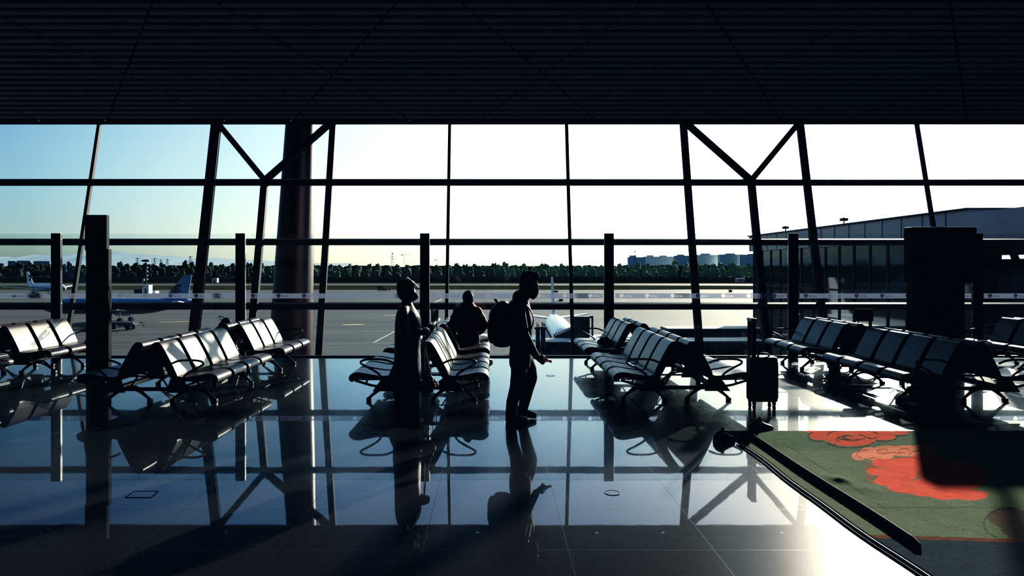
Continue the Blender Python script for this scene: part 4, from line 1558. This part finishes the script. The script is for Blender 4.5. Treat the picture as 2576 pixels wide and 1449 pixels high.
block(1582, 1624, 648, 1250, 'blockA', 'leftmost grey housing block rising beyond the trees at right', ((.1, .45, 4),))
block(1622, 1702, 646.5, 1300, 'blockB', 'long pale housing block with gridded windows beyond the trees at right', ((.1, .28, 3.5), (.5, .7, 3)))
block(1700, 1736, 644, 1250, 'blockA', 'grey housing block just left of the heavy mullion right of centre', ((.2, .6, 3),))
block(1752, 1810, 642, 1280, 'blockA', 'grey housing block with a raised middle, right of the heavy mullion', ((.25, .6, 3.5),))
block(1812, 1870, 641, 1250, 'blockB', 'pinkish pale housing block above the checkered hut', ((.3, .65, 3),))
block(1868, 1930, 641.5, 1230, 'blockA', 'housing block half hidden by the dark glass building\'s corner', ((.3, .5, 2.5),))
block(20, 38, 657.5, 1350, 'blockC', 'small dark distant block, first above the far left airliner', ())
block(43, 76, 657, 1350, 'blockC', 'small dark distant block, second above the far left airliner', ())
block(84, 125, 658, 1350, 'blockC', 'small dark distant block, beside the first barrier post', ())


def pylon(px, pyt, Z, hw, label, kind='tower'):
    p = W(px, pyt, Z)
    h = p.z - G
    e = empty('power_pylon' if kind == 'tower' else 'tower_crane', (p.x, Z, G))
    t = .55
    if kind == 'tower':
        mb = MB()
        for sx in (-1, 1):
            mb.beam((sx * hw, 0, 0), (sx * .4, 0, h), t, t)
        for i in range(6):
            z0, z1 = h * i / 6, h * (i + 1) / 6
            w0, w1 = hw * (1 - i / 6) + .4, hw * (1 - (i + 1) / 6) + .4
            mb.beam((-w0, 0, z0), (w1, 0, z1), t * .6, t * .6).beam((w0, 0, z0), (-w1, 0, z1), t * .6, t * .6)
        mb.obj('lattice_mast', 'pylon', e)
        for q in (.72, .84, .95):
            MB().beam((-hw * 1.3, 0, h * q), (hw * 1.3, 0, h * q), t, t).obj('cross_arm', 'pylon', e)
        tag(e, label, 'pylon', 'pylons on the horizon')
    else:
        MB().beam((0, 0, 0), (0, 0, h), t * 1.4, t * 1.4).obj('mast', 'pylon', e)
        MB().beam((-hw * .6, 0, h * .95), (hw * 1.6, 0, h * .95), t, t).beam((0, 0, h * 1.03), (hw * 1.4, 0, h * .95), t * .4, t * .4).beam((0, 0, h * 1.03), (-hw * .5, 0, h * .95), t * .4, t * .4).obj('jib', 'pylon', e)
        MB().box(-hw * .6, -hw * .35, -.8, .8, h * .95 - 2, h * .95).obj('counterweight', 'pylon', e)
        tag(e, label, 'crane', 'cranes on the horizon')


pylon(346, 648, 1150, 4, 'small pylon just left of the floodlight mast on the horizon')
pylon(389, 649, 1150, 4, 'small pylon just right of the floodlight mast on the horizon')
pylon(405, 652, 1250, 3.5, 'small pylon, second right of the floodlight mast on the horizon')
pylon(421, 651, 1250, 3.5, 'small pylon, third right of the floodlight mast on the horizon')
pylon(479, 644, 1200, 3.5, 'small pylon on the horizon just left of the heaviest mullion')
pylon(987, 635, 1200, 3.5, 'pylon standing above the trees over the face-shield woman')
pylon(1597, 630, 1200, 4, 'pylon in front of the leftmost grey housing block')
pylon(1017, 638, 1250, 9, 'crane above the trees beside the pylon over the face-shield woman', 'crane')
pylon(1100, 651, 1300, 8, 'crane low above the trees just left of the slender middle mullion', 'crane')

# floodlight mast, equipment sheds, airfield signs
q = W(367, 653, 560)
e = empty('floodlight_mast', (q.x, 560, G))
hm = q.z - G
MB().tube([(0, 0, 0), (0, 0, hm)], [.6, .35], 8).obj('pole', 'darkgear', e)
MB().loft([(0, 0, hm - 1.8, 3.2, 3.2), (0, 0, hm - .5, 3.4, 3.4), (0, 0, hm, 1.6, 1.6)], 16).obj('lamp_ring', 'darkgear', e)
for i in range(5):
    MB().box(.5, 1.6, -.4, .4, 4 + i * 3.2, 5 + i * 3.2).obj('lamp', 'white', e)
tag(e, 'tall floodlight mast with a round lamp ring by the tree belt at left', 'mast')


def shed(px0, px1, pyt, pyb, m, name, label, cat, roofm='darkgear', depth=4.0):
    Z = F * 13.5 / (pyb - CY)
    a, b = W(px0, pyt, Z), W(px1, pyt, Z)
    e = empty(name, ((a.x + b.x) / 2, Z, G))
    w_, h_ = b.x - a.x, a.z - G
    MB().bbox(-w_ / 2, w_ / 2, 0, depth, 0, h_ * .93, .05).obj('wall', m, e)
    MB().box(-w_ / 2 - .15, w_ / 2 + .15, -.15, depth + .15, h_ * .93, h_).obj('roof', roofm, e)
    MB().box(-w_ * .12, w_ * .12, -.06, 0, 0, h_ * .6).obj('door', 'darkgear', e)
    tag(e, label, cat)
    return e, w_, h_


shed(359, 374, 717, 739, 'white', 'equipment_cabin', 'white equipment cabin at the foot of the floodlight mast', 'cabin', 'white')
shed(337, 358, 727, 738, 'darkgear', 'equipment_trailer', 'dark low trailer left of the white equipment cabin', 'trailer')
shed(375, 391, 731, 738, 'white', 'equipment_box', 'small pale box right of the white equipment cabin', 'box')
shed(533, 546, 699, 711, 'white', 'equipment_hut', 'small pale hut at the tree belt right of the airliner tail', 'hut')
e, w_, h_ = shed(1853, 1874, 700, 711.5, 'white', 'checkered_hut', 'red and white checkered airfield hut before the trees at right', 'hut', 'white')
mb = MB()
for i in range(5):
    for j in range(2):
        if (i + j) % 2 == 0:
            mb.box(-w_ / 2 + i * w_ / 5, -w_ / 2 + (i + 1) * w_ / 5, -.1, -.02, h_ * .45 * j, h_ * .45 * (j + 1))
mb.obj('checker_panel', 'checkred', e)
e, w_, h_ = shed(338, 362, 701, 710.5, 'darkgear', 'checkered_hut', 'dark hut with a red and white checkered end beside the floodlight mast', 'hut')
mb = MB()
for j in range(4):
    for i in range(2):
        if (i + j) % 2 == 0:
            mb.box(w_ * .28 + i * w_ * .11, w_ * .39 + i * w_ * .11, -.1, -.02, h_ * .23 * j, h_ * .23 * (j + 1))
mb.obj('checker_panel', 'white', e)


def afsign(px0, px1, pyt, pyb, m, label):
    Z = F * 13.5 / (pyb - CY)
    a, b = W(px0, pyt, Z), W(px1, pyt, Z)
    e = empty('airfield_sign', ((a.x + b.x) / 2, Z, G))
    w_, h_ = b.x - a.x, a.z - G
    MB().bbox(-w_ / 2, w_ / 2, -.15, .15, h_ * .25, h_, .03).obj('sign_panel', m, e)
    for u in (-.4, .4):
        MB().tube([(u * w_, 0, 0), (u * w_, 0, h_ * .3)], .08, 6).obj('post', 'darkgear', e)
    tag(e, label, 'sign', 'airfield guidance signs')


afsign(950, 974, 725.5, 732, 'signboard', 'wide dark airfield sign left of the face-shield woman, left of a pair')
afsign(977, 982, 725.5, 732, 'signboard', 'narrow dark airfield sign left of the face-shield woman, right of a pair')
afsign(1390, 1404, 731, 737, 'signboard', 'dark airfield sign just right of the nearest airliner fin')
afsign(948, 966, 720, 726, 'signboard', 'dark airfield sign on the grass above the pair by the face-shield woman')
shed(1408, 1416, 752, 758, 'darkgear', 'service_truck', 'small dark service truck alone on the apron right of the airliner fin', 'truck')
shed(1839, 1842, 729, 735, 'darkgear', 'equipment_box', 'tiny dark box on the taxiway left of the dark glass building', 'box')


# ------------------------------------------------------------------ airliners
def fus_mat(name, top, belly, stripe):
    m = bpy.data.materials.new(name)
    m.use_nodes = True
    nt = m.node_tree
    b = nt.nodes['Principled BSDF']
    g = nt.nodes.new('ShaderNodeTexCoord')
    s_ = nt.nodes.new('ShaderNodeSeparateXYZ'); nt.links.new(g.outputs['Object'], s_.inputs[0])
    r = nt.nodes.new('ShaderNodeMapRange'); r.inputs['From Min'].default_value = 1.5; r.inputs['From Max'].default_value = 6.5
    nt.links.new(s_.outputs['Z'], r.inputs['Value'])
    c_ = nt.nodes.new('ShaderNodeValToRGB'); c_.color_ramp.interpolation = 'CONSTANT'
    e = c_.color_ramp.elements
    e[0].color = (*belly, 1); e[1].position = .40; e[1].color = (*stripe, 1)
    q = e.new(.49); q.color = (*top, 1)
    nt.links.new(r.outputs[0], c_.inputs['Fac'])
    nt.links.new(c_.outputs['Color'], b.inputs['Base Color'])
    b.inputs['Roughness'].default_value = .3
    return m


M['fusA'] = fus_mat('white_fuselage_paint', (.78, .80, .84), (.3, .33, .38), (.03, .06, .16))
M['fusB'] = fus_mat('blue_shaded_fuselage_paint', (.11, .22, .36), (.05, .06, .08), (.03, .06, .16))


def airliner(loc, rz, fus, finm, label, logo=None, wl=True):
    e = empty('airliner', loc, rz)
    L, R, zc = 37.6, 1.98, 3.95
    prof_ = [(0, .25, 1.25), (1.5, .55, 1.1), (4, 1.0, .75), (7, 1.45, .42), (10, 1.8, .12), (13, R, 0), (31, R, 0), (33.5, 1.85, -.05), (35.5, 1.45, -.22), (36.8, .9, -.42), (37.4, .45, -.52), (37.6, .12, -.56)]
    mb = MB().tube([(x, 0, zc + dzz) for x, r, dzz in prof_], [r for x, r, dzz in prof_], 28)
    mb.obj('fuselage', fus, e)
    tz = 4.6 if wl else 3.0
    for sg in (-1, 1):
        def quad(a, b, c_, d_, t, nm, m):
            mb = MB()
            P_ = [Vector(q) for q in (a, b, c_, d_)]
            top = [p + Vector((0, 0, t / 2)) for p in P_]; bot = [p - Vector((0, 0, t / 2)) for p in P_]
            mb.add(top + bot, [(0, 1, 2, 3), (7, 6, 5, 4)] + [(i, 4 + i, 4 + (i + 1) % 4, (i + 1) % 4) for i in range(4)])
            return mb.obj(nm, m, e)
        quad((23.5, sg * 1.5, 3.0), (15.8, sg * 1.5, 3.0), (12.6, sg * 16.8, tz), (14.2, sg * 16.8, tz), .35, 'wing', 'whitepaint')
        quad((14.2, sg * 16.8, 4.6), (12.6, sg * 16.8, 4.6), (11.6, sg * 17.4, 6.9), (12.4, sg * 17.4, 6.9), .12, 'winglet', 'whitepaint') if wl else None
        quad((5.2, sg * .5, 4.9), (1.6, sg * .5, 4.9), (.6, sg * 6.2, 5.5), (1.9, sg * 6.2, 5.5), .22, 'tailplane', 'whitepaint')
        en = MB().tube([(17.5, sg * 5.7, 2.1), (18.5, sg * 5.7, 2.1), (20, sg * 5.7, 2.1), (22, sg * 5.7, 2.1), (22.4, sg * 5.7, 2.1)], [.55, .85, 1.08, 1.08, .98], 20).obj('engine', 'engine', e)
        MB().box(18.5, 21.5, sg * 5.7 - .15, sg * 5.7 + .15, 3.0, 3.6).obj('pylon', 'whitepaint', en)
        mb = MB().tube([(16.8, sg * 2.6, 2.8), (16.8, sg * 2.6, .6)], .16, 8)
        gg = mb.obj('landing_gear', 'engine', e)
        for w0 in (-.35, .35):
            MB().tube([(16.8, sg * 2.6 + w0 - .18, .58), (16.8, sg * 2.6 + w0 + .18, .58)], .58, 16).obj('wheel', 'tyre', gg)
    gg = MB().tube([(32, 0, 2.3), (32, 0, .4)], .12, 8).obj('landing_gear', 'engine', e)
    for w0 in (-.25, .25):
        MB().tube([(32, w0 - .12, .4), (32, w0 + .12, .4)], .4, 14).obj('wheel', 'tyre', gg)
    fin = [(8.3, 5.3), (9.3, 5.5), (6.9, 6.1), (2.1, 11.9), (.1, 11.9), (1.2, 5.6), (2, 5.2)]
    k = len(fin)
    mb = MB()
    mb.prism(fin, -.14, .14, False)
    mb.obj('tail_fin', finm, e)
    if logo:
        for sg in (-1, 1):
            mb = MB()
            for st in logo:
                pts, w_ = st
                pts = [Vector((a, sg * .16, b)) for a, b in pts]
                pts = crom(pts, 4)
                lr = []
                for i, p in enumerate(pts):
                    t = (pts[min(i + 1, len(pts) - 1)] - pts[max(i - 1, 0)]).normalized()
                    n = Vector((-t.z, 0, t.x)) * w_ / 2 * (1 if i > 1 else .35 + .3 * i)
                    lr += [p - n, p + n]
                mb.add(lr, [(2 * i, 2 * i + 1, 2 * i + 3, 2 * i + 2) for i in range(len(pts) - 1)])
            mb.obj('tail_emblem', 'redpaint', e, False)
    mb = MB()
    for sg in (-1, 1):
        for i in range(28):
            x = 9.5 + i * .8
            mb.box(x, x + .28, sg * 1.93 - .06, sg * 1.93 + .06, 4.25, 4.6)
    mb.obj('window_row', 'darkgear', e)
    MB().box(36.0, 36.5, -.9, .9, 4.35, 4.75).obj('cockpit_glass', 'darkgear', e)
    tag(e, label, 'airplane')
    return e


# phoenix-like emblem strokes in fin coordinates (aft x, height)
def emb(zx, zy):
    px, py = 400 + zx / 18.11, 680 + zy / 18.11
    return px, py


Zd = 172.0
# side-on airliner at left: nose to the left
tail = W(484, 762, Zd)
rzd = PI
ex = tail.x


def fincoord(zx, zy):
    px, py = emb(zx, zy)
    p = W(px, py, Zd)
    return (ex - p.x, p.z - G)


strokes = [([fincoord(*q) for q in ((1020, 640), (960, 690), (860, 690), (770, 740), (715, 830), (705, 940), (705, 1045))], .42),
           ([fincoord(*q) for q in ((985, 730), (920, 765), (850, 785), (790, 830), (772, 920), (772, 1045))], .38),
           ([fincoord(*q) for q in ((895, 935), (935, 955), (965, 915), (935, 870), (875, 870), (845, 930), (845, 1045))], .3),
           ([fincoord(*q) for q in ((625, 775), (590, 810), (585, 900), (590, 1000), (640, 1035), (700, 1035))], .28)]
airliner((ex, Zd, G), rzd, 'fusB', 'bluepaint', 'shadowed blue-white airliner with a red bird emblem on its fin, side on at left', strokes)
# far airliner at the left edge, turned to the right and towards the camera
p = W(67, 714, 350)
lg2 = [([(2.2, 9.6), (3.4, 9.9), (4.6, 9.2), (4.6, 8.0), (3.2, 7.2)], .7), ([(2.2, 8.9), (3.2, 8.9), (3.2, 7.8), (2.4, 7.4)], .6)]
airliner((p.x - 1.5, 352, G), math.radians(-31), 'fusA', 'whitepaint', 'small bright white airliner taxiing at the far left edge', lg2)
# nose-in airliner in the middle
t_, n_ = Vector(((1388 - CX) / F * 121, 121, G)), Vector(((1432 - CX) / F * 84, 84, G))
dd = n_ - t_
airliner(t_, math.atan2(dd.y, dd.x), 'fusA', 'whitepaint', 'white airliner parked nose-in behind the walking man\'s hand', None, False)

# ground cart under the side-on airliner and belt loader
q = GP(300, 818)
e = empty('baggage_cart', (W(305, 0, 150).x, 150, G))
MB().box(-3.4, 3.2, -1.2, 1.2, 1.2, 1.7).obj('deck', 'darkgear', e)
for u in (-2.2, 2.0):
    for v in (-1.0, 1.0):
        MB().tube([(u, v - .2, .65), (u, v + .2, .65)], .65, 14).obj('wheel', 'tyre', e)
MB().tube([(3.2, 0, 1.5), (4.6, 0, 1.7), (5.0, 0, .4)], .08, 6).tube([(4.4, .1, 1.6), (5.6, 0, .2)], .06, 6).obj('tow_bar', 'darkgear', e)
tag(e, 'dark wheeled ground cart under the shadowed airliner at left', 'cart')

# ------------------------------------------------------------------ jet bridges
def jet_bridge(xa, xb, Z, h0, h1, rz, label, cab=True, gantry=False):
    L = xb - xa
    e = empty('jet_bridge', (xa, Z, G), rz)
    MB().box(0, L, -1.6, 1.6, h0, h0 + .5).obj('floor_deck', 'bridge', e)
    MB().box(0, L, -1.45, 1.45, h0 + .5, h1 - .45).obj('glass_side', 'teal', e)
    MB().box(0, L, -1.75, 1.75, h1 - .45, h1 - .1).obj('roof_edge', 'bridge', e)
    MB().box(0, L, -1.6, 1.6, h1 - .1, h1).obj('roof', 'bridgeroof', e)
    mb = MB()
    x = 0
    i = 0
    while x < L - .5:
        mb.box(x, x + .18, -1.62, -1.45, h0 + .5, h1 - .45)
        x1 = min(L, x + 3)
        if i % 2 == 0:
            mb.beam((x, -1.58, h0 + .5), (x1, -1.58, h1 - .45), .16, .14)
        else:
            mb.beam((x, -1.58, h1 - .45), (x1, -1.58, h0 + .5), .16, .14)
        x += 3; i += 1
    mb.obj('side_truss', 'bridge', e)
    for u in (L * .3, L * .8):
        lg = MB().box(u - .5, u + .5, -.5, .5, .7, h0).box(u - 1.3, u + 1.3, -1.5, 1.5, .9, 1.4).obj('support_leg', 'bridge', e)
        for v in (-1.1, 1.1):
            MB().tube([(u, v - .25, .7), (u, v + .25, .7)], .7, 16).obj('wheel', 'tyre', lg)
    if cab:
        MB().bbox(-2.6, .4, -1.9, 1.9, h0 - .2, h1 + .5, .1).obj('cab', 'bridge', e)
        mb = MB()
        for i in range(9):
            mb.box(-3.0 - i * .28, -2.75 - i * .28, -2.0, 2.0, h0 + .2, h1 + .15 - .1 * i)
        mb.obj('bellows_canopy', 'bridge', e)
    tag(e, label, 'jet bridge')
    return e


jet_bridge(4.6, 24.5, 62, 3.2, 7.0, math.radians(2.0), 'long dark jet bridge running behind the floor edge right of the walking man', False)
jet_bridge(18.6, 29, 74, 3.6, 7.1, math.radians(1.0), 'second dark teal-sided jet bridge behind the fourth bench island', False)
# the docking head at the airliner: box tower, frame and canopy
e = empty('docking_head', (W(1466, 0, 66).x, 66, G), 0)
zt = lambda py: H + (CY - py) / F * 66 - G
MB().bbox(-.9, .55, -1, 1, 2.5, zt(795), .05).obj('lift_tower', 'bridge', e)
MB().box(.55, 1.0, -.15, .15, zt(800), zt(795)).box(.85, 1.0, -.15, .15, 3, zt(795)).obj('side_frame', 'bridge', e)
mb = MB()
for i in range(8):
    x = -.9 - i * .23
    mb.box(x - .2, x, -1.2, 1.2, 2.8, zt(824) - .09 * i)
mb.obj('bellows_canopy', 'bridge', e)
tag(e, 'dark docking head with a ribbed canopy against the parked airliner', 'docking head')
for px, zm, label in ((1353, 65.5, 'dark stubby mast left of the parked airliner, next to the walking man'), (1366, 59.3, 'dark stubby mast touching the parked airliner\'s left side')):
    q = W(px, 828, zm)
    e = empty('bridge_mast', (q.x, zm, G))
    hh = q.z - G
    MB().bbox(-.2, .2, -.2, .2, 0, hh, .03).obj('post', 'bridge', e)
    MB().box(-.32, .32, -.3, .3, hh, hh + .2).box(-.12, -.04, -.05, .05, hh + .2, hh + .6).box(.04, .12, -.05, .05, hh + .2, hh + .5).obj('lamp_head', 'bridge', e)
    tag(e, label, 'mast')

# strip lamps glowing in the dark lower bridge side left of the man are small reflections: lamps in the glass bridge
# ------------------------------------------------------------------ terminal wing at right
XW, Y0, Y1 = 35.0, 49.5, 91.5
HT, HF = H + 4.25, H + 2.25
e = empty('terminal_wing', (XW, Y1, G))
ob = Vector((XW, Y1, G))


def part(mb, name, m):
    mb.v = [tuple(Vector(v) - ob) for v in mb.v]
    return mb.obj(name, m, e)


part(MB().add([(XW, Y0, G), (XW, Y1, G), (XW, Y1, HF), (XW, Y0, HF)], [(0, 1, 2, 3)]), 'glass_wall', 'facade')
part(MB().box(XW, XW + 25, Y1 - .05, Y1, G, HT - .3), 'end_wall', 'fascia')
part(MB().box(XW - .5, XW + 26, Y0, Y1 + .5, HF, HT), 'fascia', 'fascia')
part(MB().box(XW - .7, XW + 26, Y0, Y1 + .7, HT, HT + .15), 'roof_edge', 'bridge')
y = Y1
while y > Y0:
    part(MB().box(XW - .12, XW + .05, y - .07, y + .07, G, HF), 'mullion', 'bridge')
    part(MB().box(XW - .52, XW - .48, y - .04, y + .04, HF, HT), 'fascia_joint', 'bridge')
    y -= 2.82
for hh in (H - 2.3, H - 6):
    part(MB().box(XW - .12, XW + .05, Y0, Y1, hh, hh + .2), 'transom', 'bridge')
for yy in (84, 70):
    part(MB().tube([(XW + 1, yy, HT), (XW + 1, yy, HT + 1.0)], .08, 6).box(XW + .7, XW + 1.3, yy - .3, yy + .3, HT + .6, HT + .9), 'roof_mast', 'bridge')
part(MB().box(41, 41.4, 49.6, 62, G, H + .75).box(41, 41.4, 49.6, 62, H + 1.05, HT - 1.9).box(41, 41.4, 49.6, 52.2, H, H + 1.2).box(41, 41.4, 55.5, 62, H, H + 1.2), 'inner_wall', 'bridge')
tag(e, 'dark glass terminal wing with a grey fascia rising at the right', 'building')
# nearer, lower-set block with V columns
e = empty('terminal_block', (37, 36, G))
ob = Vector((37, 36, G))
part(MB().box(33.5, 60, 24.6, 49.3, HT - .35 - 2.0, HT - .35), 'fascia', 'fascia')
part(MB().box(36.5, 60, 24.6, 49.3, G, H - .4), 'lower_wall', 'bridge')
part(MB().box(41, 41.4, 24.6, 49, H - .4, HT - 2.3), 'inner_wall', 'bridge')
for yy in (47.5, 44.8, 42.1, 39.4):
    part(MB().beam((36.8, yy, H - .5), (36.8, yy - 1.2, HT - 2.3), .35, .35).beam((36.8, yy, H - .5), (36.8, yy + 1.2, HT - 2.3), .35, .35), 'branching_column', 'bridge')
tag(e, 'dark building block with branching columns at the far right edge', 'building')
